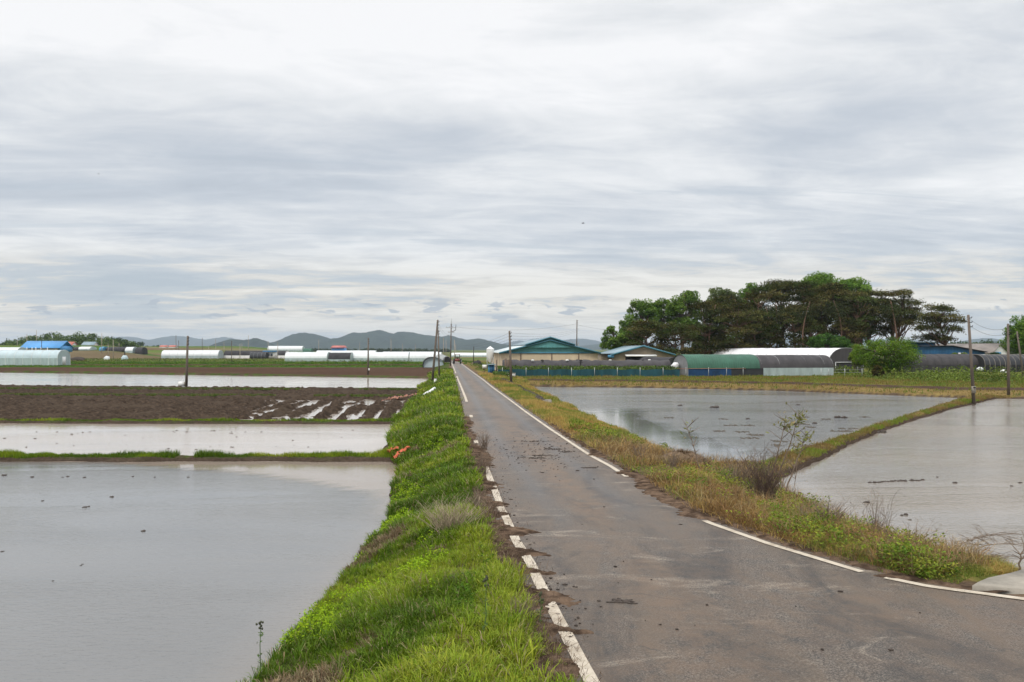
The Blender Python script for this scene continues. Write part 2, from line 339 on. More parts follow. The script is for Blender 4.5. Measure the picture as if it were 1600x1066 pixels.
def dwater(x, y):
    d = np.full(x.shape, 1e9); near = y < 240; xs, ys = x[near], y[near]; dd = np.full(xs.shape, 1e9)
    for P in POLYS: dd = np.minimum(dd, sdf(P, xs, ys))
    dd = dd+.30*(fbm(xs*.45, ys*.45, 91, 2)-.5)+.16*(fbm(xs*2.2, ys*2.2, 95, 2)-.5)
    d[near] = dd; return d
def droad(x, y): return np.maximum(0, np.maximum(xl(y)-.28-x, x-xr(y)-.22))
def ground_h(x, y, d=None):
    x = np.asarray(x, float); y = np.asarray(y, float)
    if d is None: d = dwater(x, y)
    dr = droad(x, y); right = x > (xl(y)+xr(y))/2
    far = np.where(right, .5, .3)
    zt = far+(RZ-far)*(1-S(dr, 1.1, 4.2))*(1-S(y, 260, 330))
    q = -x/np.maximum(y, 1); rise = np.maximum(5.9*S(y, 360, 470)*S(q, .40, .48), 6.4*S(y, 420, 740)*S(q, .2, .33))
    e = .17*(1-np.exp(-np.maximum(d, 0)/.11))
    w = np.where(right, 3.2, 2.5)
    z = np.where(d > 0, e+(zt-e)*S(d/w), np.maximum(-.3, d*.9))
    z = z+rise
    bump_ = (fbm(x*1.3, y*1.3, 5)-.5)*.11+(fbm(x*5, y*5, 9)-.5)*.07
    z = z+bump_*S(dr, .1, .9)*np.where(d > 0, 1, .35)*np.clip(1-(y-80)/200, .3, 1)
    z = z+(fbm(x*.7, y*.7, 31)-.45)*np.where(right, .22, .09)*S(dr, .5, 1.4)*S(d, .3, 1.3)*(1-S(dr, 2.5, 5))*np.where(right, 1.0, .6)
    z = np.where(dr < .02, np.minimum(z, RZ-.04), z)
    z = np.where((dr >= .02) & (dr < .45), RZ-.03+(z-RZ+.03)*S(dr, .02, .45), z)
    return z

def grid_faces(nr, nc):
    i = np.arange(nr-1)[:, None]*nc+np.arange(nc-1)[None, :]; i = i.ravel()
    return np.stack([i, i+1, i+1+nc, i+nc], 1)
def lerp3(a, b, t): return a*(1-t)[..., None]+b*t[..., None]
def C(*c): return np.array(c, float)
def build_ground():
    rows = np.concatenate([np.linspace(-20, 5.6, 14), np.exp(np.linspace(math.log(6), math.log(130), 520)), np.exp(np.linspace(math.log(131.5), math.log(13000), 250))])
    t = np.linspace(-1, 1, 700)
    ye = np.maximum(rows, 6); ext = ye*.86+9
    x = t[None, :]*ext[:, None]; y = np.repeat(rows[:, None], len(t), 1)
    d = dwater(x, y); z = ground_h(x, y, d); dr = droad(x, y); right = x > (xl(y)+xr(y))/2
    n = fbm(x*.5, y*.5, 3); n2 = fbm(x*2.2, y*2.2, 41)
    green = C(.05, .085, .018); soil = C(.085, .06, .042); dry = C(.20, .145, .055); olive = C(.105, .11, .03); brown = C(.075, .048, .034)
    c = lerp3(np.broadcast_to(soil, x.shape+(3,)), green, S(n2, .3, .6))
    cr = lerp3(lerp3(np.broadcast_to(soil, x.shape+(3,)), dry, S(n2, .3, .6)), olive, S(n, .48, .62))
    c = np.where(right[..., None], cr, c)
    # left plain: strips in depth
    def band(a, b, f=2): return S(y+8*(n-.5), a-f, a+f)*(1-S(y+8*(n-.5), b-f, b+f))
    lf = ~right & (d > .7)
    rel = y-np.interp(x, [-90, -27, -11], [148, 124, 116])
    brn = S(rel, 1.2, 2)*(1-S(y, 176, 180)); c = np.where((lf)[..., None], lerp3(c, brown, brn*(1-S(dr, 1, 3)*0)*S(dr, 2.5, 4)), c)
    for a, b, col in ((177, 196, C(.05, .11, .02)), (196, 212, brown), (212, 330, C(.085, .12, .025)), (330, 420, C(.13, .10, .06))):
        c = np.where(lf[..., None], lerp3(c, col, band(a, b)*S(dr, 3, 4.5)), c)
    # right bank beyond the pond
    rb = right & (y > 60)
    dA = np.minimum(sdf(PA, x, y), sdf(PB, x, y))
    w = dA+3*(n-.5)
    c = np.where(rb[..., None], lerp3(c, C(.17, .12, .05), S(w, .1, .6)*(1-S(w, 3.2, 4.2))*S(dr, 4, 6)), c)
    c = np.where(rb[..., None], lerp3(c, C(.068, .046, .035), S(w, 3.2, 4.0)*(1-S(w, 8.5, 10))*S(dr, 4, 6)), c)
    c = np.where(rb[..., None], lerp3(c, C(.115, .12, .03), S(w, 9, 10.5)*S(dr, 4, 6)), c)
    # far fields, long in x, thin in depth as strips of different crops
    fy = np.floor((y+.12*x+60*vnoise(x*.004, y*.004, 77))/38); fx = np.floor((x+fy*37)/170)
    h = _hash(fx, fy, 5)
    pal = np.stack([C(.10, .14, .035), C(.13, .095, .06), C(.07, .12, .03), C(.16, .14, .075), C(.09, .13, .04), C(.12, .13, .05)])
    fc = pal[np.minimum((h*6).astype(int), 5)]
    c = lerp3(c, fc, S(y, 400, 440)*np.where(right, 0, 1)+S(y, 230, 260)*right)
    # muddy lip at the water's edge and worn dirt along the asphalt
    c = lerp3(c, C(.062, .045, .034), (1-S(d, .12, .38))*(y < 170))
    c = lerp3(c, C(.13, .092, .066), (1-S(dr, .2, .55+.3*n2))*(y < 260))
    k = .8+.4*fbm(x*.11, y*.11, 8); c = c*k[..., None]
    o = mesh_np('ground', np.stack([x, y, z], -1), [grid_faces(len(rows), len(t))], M['ground'], cols=c.reshape(-1, 3), smooth=True)
    props(o, kind='structure')
build_ground()

def build_water(name, poly, step, mat, calm=None, silt=None, lev=0.):
    p = np.array(poly); x0, y0 = p.min(0)-1; x1, y1 = p.max(0)+1
    xs = np.arange(x0, x1+step, step); ys = np.arange(y0, y1+step, step)
    x, y = np.meshgrid(xs, ys); s = sdf(poly, x, y)
    f = grid_faces(len(ys), len(xs)); f = f[(s.ravel()[f] < .55).any(1)]
    V = np.stack([x.ravel(), y.ravel(), np.full(x.size, lev)], 1)
    cm = calm(x, y, s) if calm else (1-S(-s, .2, 1.6))*.6
    si = silt(x, y, s) if silt else (1-S(-s, .1, 1.2))*.5
    use = np.unique(f); idx = np.full(len(V), -1); idx[use] = np.arange(len(use))
    o = mesh_np(name, V[use], [idx[f]], mat, attrs={'calm': (cm+x*0).ravel()[use], 'silt': (si+x*0).ravel()[use]})
    props(o, kind='structure')
def silt1(x, y, s):   # a sheltered, silty wedge in the far right corner of the near paddy
    line = np.interp(y, [20, 24, 27, 30.5], [-2.6, -4.2, -7.5, -15])
    return np.maximum(S(x-line+1.2*(fbm(x*.4, y*.8, 4)-.5), -.2, .3)*.95, (1-S(-s, .1, .8))*.3)
build_water('paddy_water', P1, .5, M['water_near'], calm=lambda x, y, s: silt1(x, y, s)*.75, silt=silt1)
build_water('paddy_water', P2, .6, M['water_pale'], lev=.004, calm=lambda x, y, s: .55+0*x)
build_water('puddle_water', PF, 1., M['water_pale'], lev=.008, calm=lambda x, y, s: .7+0*x)
build_water('paddy_water', P3, 1.2, M['water_pale'], lev=.012, calm=lambda x, y, s: .5+0*x)
build_water('paddy_water', PA, .7, M['water_green'], calm=lambda x, y, s: (1-S(np.minimum(x-np.interp(y, [29, 42.7, 89], [6.3, 5.1, 2.0]), (y-28.8)*.8+(y > 60)*0)+3.0*(fbm(x*.5, y*.35, 6)-.5), 3.0, 5.6))*.97*(1-S(y, 52, 66)))
build_water('paddy_water', PB, .7, M['water_buff'], lev=.004, calm=lambda x, y, s: (1-S(-s+1.5*(fbm(x*.5, y*.5, 6)-.5), .6, 2.6))*.85*(y < 40), silt=lambda x, y, s: .35+.6*S(fbm(x*.09, y*.22, 12), .4, .6))

def build_field():
    ys = np.concatenate([np.arange(45.9, 70, .13), np.arange(70, 93, .25)]); xs = np.arange(-62, -5.6, .14)
    x, y = np.meshgrid(xs, ys); s = sdf(PF, x, y)
    u = x+.10*(y-50)                                   # furrows run away from the viewer
    fur = np.clip((fbm(u*2.9, y*.11, 2, 2)-.5)*4.2, -1, 1)*.7+.5*np.sin(u*2*math.pi/1.3+5*(vnoise(x*.2, y*.07, 2)-.5))
    cl = (fbm(x*3.0, y*2.0, 21, 4)-.5)*.85; cl2 = fbm(x*.6, y*.6, 25, 3)-.5
    wet = S(x+4*(vnoise(x*.2, y*.2, 8)-.5), -21, -13)*(1-S(y, 62, 72))*S(vnoise(x*.3, y*.12, 61), .05, .4)
    strip = np.exp(-((y-66.5-.12*(-x-20))/1.1)**2)*S(fbm(x*.5, y*.3, 71), .42, .6)
    strip2 = np.exp(-((y-47.9-.02*(-x))/.5)**2)*S(fbm(x*.5, y*.2, 73), .46, .62)
    z = .15+.05*fur+.55*cl+.16*cl2-wet*(.135-.16*fur-.15*cl)-.24*strip-.22*strip2
    z = np.where(wet > .1, z-.02, z)
    z = z*S(-s, -.4, .3)-.3*(1-S(-s, -.4, .1))
    f = grid_faces(len(ys), len(xs)); f = f[(s.ravel()[f] < .4).any(1)]
    o = mesh_np('ploughed_field', np.stack([x, y, z], -1), [f], M['mud']); props(o, kind='structure')
build_field()

def road_rows(): return np.concatenate([np.linspace(-20, 4, 14), np.arange(4.5, 40, .25), np.exp(np.linspace(math.log(40.3), math.log(390), 160))])
def build_road():
    ys = road_rows(); t = np.linspace(0, 1, 41)
    a = xl(ys)-.30; b = xr(ys)+.24
    wob = .10*(fbm(ys*1.3, ys*0+2, 3)-.5); a = a+wob; b = b+.10*(fbm(ys*1.3, ys*0+9, 5)-.5)
    x = a[:, None]+(b-a)[:, None]*t[None]; y = np.repeat(ys[:, None], 41, 1)
    z = RZ+.012*(fbm(x*.4, y*.25, 3)-.5)
    c = (xl(y)+xr(y))/2; off = (x-np.where(y < 14, xl(y)+1.6, c))
    mid = np.exp(-(off/.42)**2); dirt = .35+.65*mid*S(fbm(x*.3, y*.12, 14), .28, .5)
    dirt = np.maximum(dirt, .95*np.exp(-((y-31)/10)**2)*S(fbm(x*.8, y*.2, 15), .34, .55)); dirt = np.maximum(dirt, .8*(1-S(x-xl(y), .2, .7))*S(y, 18, 24))
    dirt = np.maximum(dirt, .7*(1-S(xr(y)-x, .0, .7))*S(y, 16, 22)*(1-S(y, 34, 40)))
    dirt = np.maximum(dirt, .6*S(fbm(x*.35+y*.2, y*.5, 19), .5, .62)*(1-S(y, 13, 17)))
    tr = np.maximum(np.exp(-((off-.78)/.26)**2), np.exp(-((off+.78)/.26)**2))*S(y, 12, 20)*.8
    o = mesh_np('road', np.stack([x, y, z], -1), [grid_faces(len(ys), 41)], M['asphalt'], attrs={'dirt': dirt.ravel(), 'track': tr.ravel()}, smooth=True); props(o, kind='structure')
    def line(fn, side, gaps, name):
        yy = np.arange(5, 200, .18) if side < 0 else np.concatenate([np.arange(10.35, 40, .1), np.arange(40, 200, .3)])
        xc = fn(yy); dx = np.gradient(xc, yy); nrm = np.sqrt(1+dx*dx); nx = 1/nrm; ny = -dx/nrm
        hw = .075
        hw = .075 if side < 0 else .062; w = hw*(1+.12*(fbm(yy*3, yy*0, 8)-.5)); w2 = hw*(1+.12*(fbm(yy*3, yy*0+5, 8)-.5))
        V = np.stack([np.stack([xc-nx*w, yy-ny*w, 0*yy+RZ+.011], 1), np.stack([xc+nx*w2, yy+ny*w2, 0*yy+RZ+.011], 1)], 1).reshape(-1, 3)
        i = np.arange(len(yy)-1)*2; f = np.stack([i, i+1, i+3, i+2], 1)
        keep = np.ones(len(i), bool)
        for g0, g1 in gaps: keep &= ~((yy[:-1] > g0) & (yy[:-1] < g1))
        o = mesh_np(name, V, [f[keep]], M['line']); props(o, kind='structure')
    line(xl, -1, [(23.2, 28.4), (29.4, 39.3), (40.8, 51), (100, 112)], 'road_marking')
    line(xr, 1, [(11.72, 11.95), (15.6, 21.0), (21.4, 21.9)], 'road_marking')
build_road()

def xl_(y): return xl(y)
def mud_sheet(name, fn, o0, o1, y0, y1, base, seed, tongues, hh=.03):
    ys = np.arange(y0, y1, .035); ox = np.linspace(o0, o1, 60); off, y = np.meshgrid(ox, ys); x = fn(y)+off
    inner = (off-o0)/(o1-o0) if fn is xl_ else (o1-off)/(o1-o0)      # 0 on the verge side
    reach = base+.16*(fbm(y*6, y*0, seed+4, 3)-.5)+.10*(fbm(y*1.3, y*0+2, seed+6, 2)-.5)
    for yc, hw_, am in tongues: reach = reach+am*np.exp(-np.abs((y+.25*(off+.1)+.10*(fbm(off*5+yc, off*0+yc, 7, 2)-.5)-yc)/hw_)**2.6)
    h = (reach-inner)*.16+.07*(fbm(x*7, y*9, seed+9, 4)-.52)
    h = np.clip(h, -.03, hh)
    f = grid_faces(len(ys), len(ox)); hv = h.ravel(); f = f[(hv[f] > -.005).any(1)]
    use = np.unique(f); idx = np.full(x.size, -1); idx[use] = np.arange(len(use))
    V = np.stack([x, y, RZ+h], -1).reshape(-1, 3)[use]
    n = fbm(V[:, 0]*6, V[:, 1]*6, 3); c = lerp3(np.broadcast_to(C(.05, .034, .025), (len(V), 3)), C(.135, .092, .064), S(n, .3, .7))
    props(mesh_np(name, V, [idx[f]], M['ground'], cols=c, smooth=True), kind='stuff')
TG = []
for py, hp, am in ((716, 22, .40), (760, 8, .34), (788, 4, .30), (803, 3, .26), (829, 8, .50), (863, 6, .48), (893, 3.5, .52), (933, 13, .46), (984, 5, .44), (1012, 9, .14), (1045, 16, .12)):
    y_ = (CAM_H-RZ)*F/(py-HOR); TG.append((y_, max(.06, y_*hp/(py-HOR)), am))
mud_sheet('mud', xl_, -.50, .50, 7, 40, .37, 5, TG+[(31, 1.6, .2), (36, 1.4, .2)])
mud_sheet('mud', lambda y: xr(y), -.40, .42, 11, 36, .24, 12, [(18.5, 2.4, .42), (21.7, .5, .4), (11.85, .15, .4), (25.5, .5, .3), (16.2, .4, .35)])

# ------------------------------------------------------------------ ground cover
def blades(P, H, W, col, lean=.5, seg=2):
    n = len(P); a = rng.uniform(0, 2*math.pi, n); b = rng.uniform(0, 2*math.pi, n); l = np.abs(rng.normal(0, lean, n))
    wv = np.stack([np.cos(a), np.sin(a), 0*a], 1)*(W/2)[:, None]; lv = np.stack([np.cos(b), np.sin(b), 0*b], 1)*(l*H)[:, None]
    up = np.zeros((n, 3)); up[:, 2] = H
    base = P-np.array((0, 0, .02)); tip = P+up*(1-.18*np.minimum(l, 1.5))[:, None]+lv
    if seg == 1:
        V = np.stack([base-wv, base+wv, tip], 1).reshape(-1, 3); i = np.arange(n)*3
        return V, [np.stack([i, i+1, i+2], 1)], np.repeat(col, 3, 0)
    mid = P+up*.55+lv*.3
    V = np.stack([base-wv, base+wv, mid+wv*.8, mid-wv*.8, tip], 1).reshape(-1, 3); i = np.arange(n)*5
    return V, [np.stack([i, i+1, i+2, i+3], 1), np.stack([i+3, i+2, i+4], 1)], np.repeat(col, 5, 0)
def leaves(P, size, col, flat=.6, aspect=.55, up=0.0):
    n = len(P); nrm = rng.normal(0, 1, (n, 3)); nrm[:, 2] = np.abs(nrm[:, 2])*(1+flat*2)+up; nrm /= np.linalg.norm(nrm, axis=1)[:, None]
    r = rng.normal(0, 1, (n, 3)); u = np.cross(nrm, r); u /= np.linalg.norm(u, axis=1)[:, None]; v = np.cross(nrm, u)
    s = (size/2)[:, None]; u = u*s; v = v*s*aspect
    V = np.stack([P-u, P-u*.1-v, P+u, P-u*.1+v], 1).reshape(-1, 3); i = np.arange(n)*4
    return V, [np.stack([i, i+1, i+2, i+3], 1)], np.repeat(col, 4, 0)
def join(parts):
    V = []; F_ = []; Cc = []; n = 0
    for v, f, c in parts:
        V.append(v); F_ += [q+n for q in f]; Cc.append(c); n += len(v)
    return np.concatenate(V), F_, np.concatenate(Cc)
def palette(cols, n, t=None, jit=.22):
    cols = np.array(cols, float)
    if t is None: k = rng.integers(0, len(cols), n); c = cols[k]
    else: f = np.clip(t, 0, .9999)*(len(cols)-1); i = f.astype(int); c = cols[i]*(1-(f-i))[:, None]+cols[np.minimum(i+1, len(cols)-1)]*(f-i)[:, None]
    return c*rng.uniform(1-jit, 1+jit, (n, 1))*rng.uniform(1-jit*.3, 1+jit*.3, (n, 3))
def per_y(n, y0, y1, p):
    u = rng.uniform(0, 1, n); k = 1-p
    return (y0**k+u*(y1**k-y0**k))**(1/k)
GREEN = [(.072, .130, .011), (.130, .205, .013), (.20, .27, .018), (.29, .325, .035)]
WLX = ([0, 10, 19, 24.9, 30.3, 37, 46, 84, 104, 128], [-3.1, -3.05, -2.85, -3.4, -4.3, -5.3, -6.4, -9.4, -10, -12.5])
def arcs(base, out, H, W, reach, col):
    """arching grass blades: base, outward unit vector (n,2), height, width, sideways reach"""
    n = len(base); o3 = np.concatenate([out, np.zeros((n, 1))], 1); side = np.stack([-out[:, 1], out[:, 0], 0*H], 1); tw = rng.uniform(-.9, .9, n)[:, None]; side = side*np.cos(tw)+o3*np.sin(tw)
    V = []
    for q, zq, wq in ((0, 0, .8), (.30, .52, 1.0), (.68, .88, .75)):
        c = base+o3*(reach*q**1.3)[:, None]; c[:, 2] += H*zq-.01; V += [c-side*(W*wq/2)[:, None], c+side*(W*wq/2)[:, None]]
    tip = base+o3*reach[:, None]; tip[:, 2] += H*(1.02-.5*np.clip(reach/H-.4, 0, 1.2)); V.append(tip)
    V = np.stack(V, 1).reshape(-1, 3); i = np.arange(n)*7
    return V, [np.stack([i, i+1, i+3, i+2], 1), np.stack([i+2, i+3, i+5, i+4], 1), np.stack([i+4, i+5, i+6], 1)], np.repeat(col, 7, 0)
def tufts(x, y, z, hh, k, cols, wk, spread=.045, jit=.2, dead=.08):
    idx = np.repeat(np.arange(len(x)), k); n = len(idx); a = rng.uniform(0, 6.283, n); out = np.stack([np.cos(a), np.sin(a)], 1); r = rng.uniform(0, 1, n)*spread*(1+y[idx]*.02)
    base = np.stack([x[idx]+out[:, 0]*r, y[idx]+out[:, 1]*r, z[idx]], 1); H = hh[idx]*rng.uniform(.45, 1.2, n); c = cols[idx]*rng.uniform(1-jit, 1+jit, (n, 1))*rng.uniform(.94, 1.06, (n, 3))
    dd = rng.uniform(0, 1, n) < dead; c[dd] = palette([(.30, .23, .12), (.22, .16, .09), (.36, .30, .17)], dd.sum())
    W = np.maximum(wk, y[idx]*.00078)*rng.uniform(.6, 1.4, n); return arcs(base, out, H, W, H*rng.uniform(.15, 1.0, n), c)
def left_bank():
    def strip(n, y0, y1, p):
        y = per_y(n, y0, y1, p); xe = xl(y)-.34; wl = np.interp(y, *WLX); s = rng.uniform(-.03, 1, n); x = xe+(wl-xe)*s; ok = (np.abs(x) < .64*y+1.5); return x[ok], y[ok], s[ok]
    # near: tufts of arching blades
    x, y, s = strip(21000, 6.5, 34, 1.35); d = dwater(x, y); dr = droad(x, y); gap = fbm(x*1.6, y*1.2, 88); ok = (d > .04) & (rng.uniform(0, 1, len(x)) > (1-S(dr, .05, .5))*.8) & ((gap < .60)|(rng.uniform(0, 1, len(x)) < .25)); x, y, s, d = x[ok], y[ok], s[ok], d[ok]; z = ground_h(x, y, d)
    t_ = S(fbm(x*.8, y*.6, 51), .3, .7)*.75+rng.uniform(-.2, .3, len(x)); cols = palette(GREEN, len(x), t_); mat_ = fbm(x*.9, y*.8, 143) > .68; cols[mat_] = palette([(.20, .15, .085), (.15, .105, .06), (.26, .21, .12)], mat_.sum()); hh = (.06+.135*S(fbm(x*1.1, y*.9, 33), .3, .72))*rng.uniform(.7, 1.5, len(x))
    V, Fc, Cc = tufts(x, y, z, hh, 17, cols, .0095); props(mesh_np('grass', V, Fc, M['blade'], cols=Cc), kind='stuff')
    # a short sward between the tufts
    x, y, s = strip(120000, 6.5, 128, 1.7); d = dwater(x, y); dr = droad(x, y); ok = (d > .02) & (rng.uniform(0, 1, len(x)) > (1-S(dr, .05, .4))*.85) & ((fbm(x*1.6, y*1.2, 88) < .62)|(rng.uniform(0, 1, len(x)) < .3)); x, y, d = x[ok], y[ok], d[ok]; n = len(x)
    col = palette(GREEN, n, S(fbm(x*.8, y*.6, 51), .3, .7)*.75+rng.uniform(-.2, .3, n)); old = rng.uniform(0, 1, n) < .10; col[old] = palette([(.27, .21, .11), (.20, .145, .08)], old.sum())
    H = rng.uniform(.04, .13, n)*(1+y*.016); W = np.maximum(.009, y*.0008)*rng.uniform(.7, 1.3, n); V, Fc, Cc = blades(np.stack([x, y, ground_h(x, y, d)], 1), H, W, col, .8, 1); props(mesh_np('grass', V, Fc, M['blade'], cols=Cc), kind='stuff')
    x, y, s = strip(16000, 33, 128, 1.5); d = dwater(x, y); dr = droad(x, y); ok = (d > .05) & (dr > .25); x, y, d = x[ok], y[ok], d[ok]
    V, Fc, Cc = tufts(x, y, ground_h(x, y, d), (.10+.22*S(fbm(x*.9, y*.7, 33), .3, .7))*rng.uniform(.6, 1.4, len(x)), 8, palette(GREEN, len(x), S(fbm(x*.6, y*.4, 51), .3, .7)*.8+rng.uniform(-.2, .3, len(x))), .02, .08); props(mesh_np('grass', V, Fc, M['blade'], cols=Cc), kind='stuff')
    # broad-leaved weeds: lime clumps by the water, darker ones in the sward
    yc = per_y(5200, 7.5, 110, 1.55); m = len(yc); xe = xl(yc)-.4; wl = np.interp(yc, *WLX); sc = rng.uniform(.08, .99, m); xc = xe+(wl-xe)*sc
    g = fbm(xc*.7, yc*.5, 66); lime = (fbm(xc*.45, yc*.28, 191) > .44) & (sc > .30) & (yc > 11); ok = (g > .52)|(lime & (g > .40)); xc, yc, lime = xc[ok], yc[ok], lime[ok]; dd = dwater(xc, yc); ok = dd > .06; xc, yc, dd, lime = xc[ok], yc[ok], dd[ok], lime[ok]
    zc = ground_h(xc, yc, dd); k = np.clip((42-yc*.5).astype(int), 10, 36); idx = np.repeat(np.arange(len(xc)), k); n = len(idx); rad = rng.uniform(.06, .16, len(xc)); r = np.sqrt(rng.uniform(0, 1, n))*rad[idx]; a = rng.uniform(0, 6.283, n); hg = rng.uniform(.08, .25, len(xc))[idx]
    P = np.stack([xc[idx]+r*np.cos(a), yc[idx]+r*np.sin(a), zc[idx]+hg*np.sqrt(rng.uniform(.05, 1, n))*(1-.6*(r/rad[idx])**2)], 1)
    col = np.where(lime[idx][:, None], palette([(.20, .34, .016), (.34, .46, .018)], n, rng.uniform(0, 1, n)), palette([(.05, .115, .012), (.105, .20, .016)], n, rng.uniform(0, 1, n)))
    V, Fc, Cc = leaves(P, np.maximum(.034, yc[idx]*.0021)*rng.uniform(.6, 1.5, n), col, .5, .5); props(mesh_np('weeds', V, Fc, M['leaf'], cols=Cc), kind='stuff')
left_bank()
DRY = [(.21, .12, .05), (.36, .235, .075), (.45, .32, .10), (.36, .30, .08), (.20, .22, .04), (.13, .20, .03)]
SLAB = [(6.02, 11.16), (6.2, 11.34), (6.45, 11.55), (6.9, 11.8), (7.5, 12.2), (9.2, 13.0), (14, 13.1), (14, 10.3), (9.0, 10.62), (7.2, 10.86), (6.4, 11.03)]
def right_verge():
    n = 230000; y = per_y(n, 10, 112, 1.7); w = np.interp(y, [10, 12, 14, 16, 22, 28, 30, 43, 89, 112], [1.0, 2.2, 3.3, 4.4, 4.7, 6.2, 4.9, 4.8, 4.9, 5])
    xe = xr(y)+.26; s = rng.uniform(-.02, 1.02, n); x = xe+w*s
    ok = (np.abs(x) < .64*y+1.5); x, y = x[ok], y[ok]; d = dwater(x, y); dr = droad(x, y)
    ok = (d > .03) & (dr > .03) & (rng.uniform(0, 1, len(x)) > (1-S(dr, .1, .6))*.8) & (sdf(SLAB, x, y) > .22); x, y, d, dr = x[ok], y[ok], d[ok], dr[ok]
    n = len(x); z = ground_h(x, y, d); P = np.stack([x, y, z], 1)
    near = 1-S(y, 26, 36)
    pt = fbm(x*.55, y*.5, 23); t_far = .25+.6*S(pt, .3, .7)+rng.uniform(-.15, .15, n); t_near = S(pt, .3, .75)*1.0+rng.uniform(-.35, .25, n)
    col = palette(DRY, n, np.where(rng.uniform(0, 1, n) < near, t_near, t_far))
    br = rng.uniform(0, 1, n) < near*.38*S(fbm(x*.6, y*.5, 77), .3, .6); col[br] = palette([(.19, .13, .08), (.26, .16, .08), (.13, .09, .06), (.33, .17, .06)], br.sum())
    H = (.07+.17*S(fbm(x*.8, y*.8, 63), .3, .7)-.045*near)*rng.uniform(.5, 1.4, n); W = np.maximum(.0072, y*.0006)*rng.uniform(.7, 1.3, n)
    far = y > 34
    V, Fc, Cc = join([blades(P[~far], H[~far], W[~far], col[~far], 1.25), blades(P[far], H[far], W[far]*1.4, col[far], .6, 1)])
    props(mesh_np('dry_grass', V, Fc, M['blade'], cols=Cc), kind='stuff')
    m = 1700; yc = per_y(m, 11, 36, 1.7); w = np.interp(yc, [10, 12, 14, 16, 22, 28, 30, 43, 89], [1.0, 2.0, 3.3, 4.4, 4.7, 6, 4.9, 4.8, 4.9]); sc = rng.uniform(.05, .97, m); xc = xr(yc)+.3+w*sc
    g = fbm(xc*.5, yc*.5, 17); ok = (g > .47+.18*S(sc, .25, .5)) & (dwater(xc, yc) > .1) & (sdf(SLAB, xc, yc) > .42); xc, yc = xc[ok], yc[ok]
    ex = np.array([G(1420, 880, .7), G(1365, 868, .7), G(1290, 835, .6), G(1160, 775, .6), G(1010, 745, .8), G(1000, 742, .8), G(1400, 872, .7), G(1445, 885, .7), G(1130, 800, .75), G(1080, 780, .8), G(1200, 835, .8), G(1225, 790, .5), G(1300, 845, .5)])
    ex = np.repeat(ex, 3, 0)+rng.normal(0, .3, (len(ex)*3, 3)); xc = np.concatenate([xc, ex[:, 0]]); yc = np.concatenate([yc, ex[:, 1]])
    dd = dwater(xc, yc); ok = (dd > .05) & (droad(xc, yc) > .1); xc, yc = xc[ok], yc[ok]; zc = ground_h(xc, yc)
    k = 34; idx = np.repeat(np.arange(len(xc)), k); n = len(idx); r = np.sqrt(rng.uniform(0, 1, n))*rng.uniform(.1, .25, len(xc))[idx]; a = rng.uniform(0, 6.283, n); hg = rng.uniform(.12, .42, len(xc))[idx]
    P = np.stack([xc[idx]+r*np.cos(a), yc[idx]+r*np.sin(a), zc[idx]+hg*np.sqrt(rng.uniform(.02, 1, n))], 1)
    col = palette([(.07, .14, .022), (.13, .20, .024), (.23, .27, .03), (.24, .23, .04)], n, rng.uniform(0, 1, len(xc))[idx]*.75+rng.uniform(0, .25, n))
    size = np.maximum(.045, yc[idx]*.0022)*rng.uniform(.7, 1.5, n)
    V, Fc, Cc = leaves(P, size, col); props(mesh_np('weeds', V, Fc, M['leaf'], cols=Cc), kind='stuff')
    # matted dead stems in the bend
    m = 13000; yc = per_y(m, 11.8, 31, 1.2); w = np.interp(yc, [10, 12, 14, 16, 22, 28, 30, 32], [.8, 1.8, 3.3, 4.3, 4.6, 6, 4.9, 4.8]); xc = xr(yc)+.45+(w-.4)*rng.uniform(0, 1, m)
    g = fbm(xc*.8, yc*.6, 29); ok = (g > .40) & (dwater(xc, yc) > .02) & (sdf(SLAB, xc, yc) > .42); xc, yc = xc[ok], yc[ok]; n = len(xc)
    P = np.stack([xc, yc, ground_h(xc, yc)+rng.uniform(0, .12, n)], 1); H = rng.uniform(.12, .38, n)
    V, Fc, Cc = blades(P, H, np.maximum(.006, yc*.00045), palette([(.24, .175, .09), (.34, .26, .13), (.15, .105, .06), (.32, .19, .08)], n), 1.9); props(mesh_np('dead_stems', V, Fc, M['straw'], cols=Cc), kind='stuff')
right_verge()
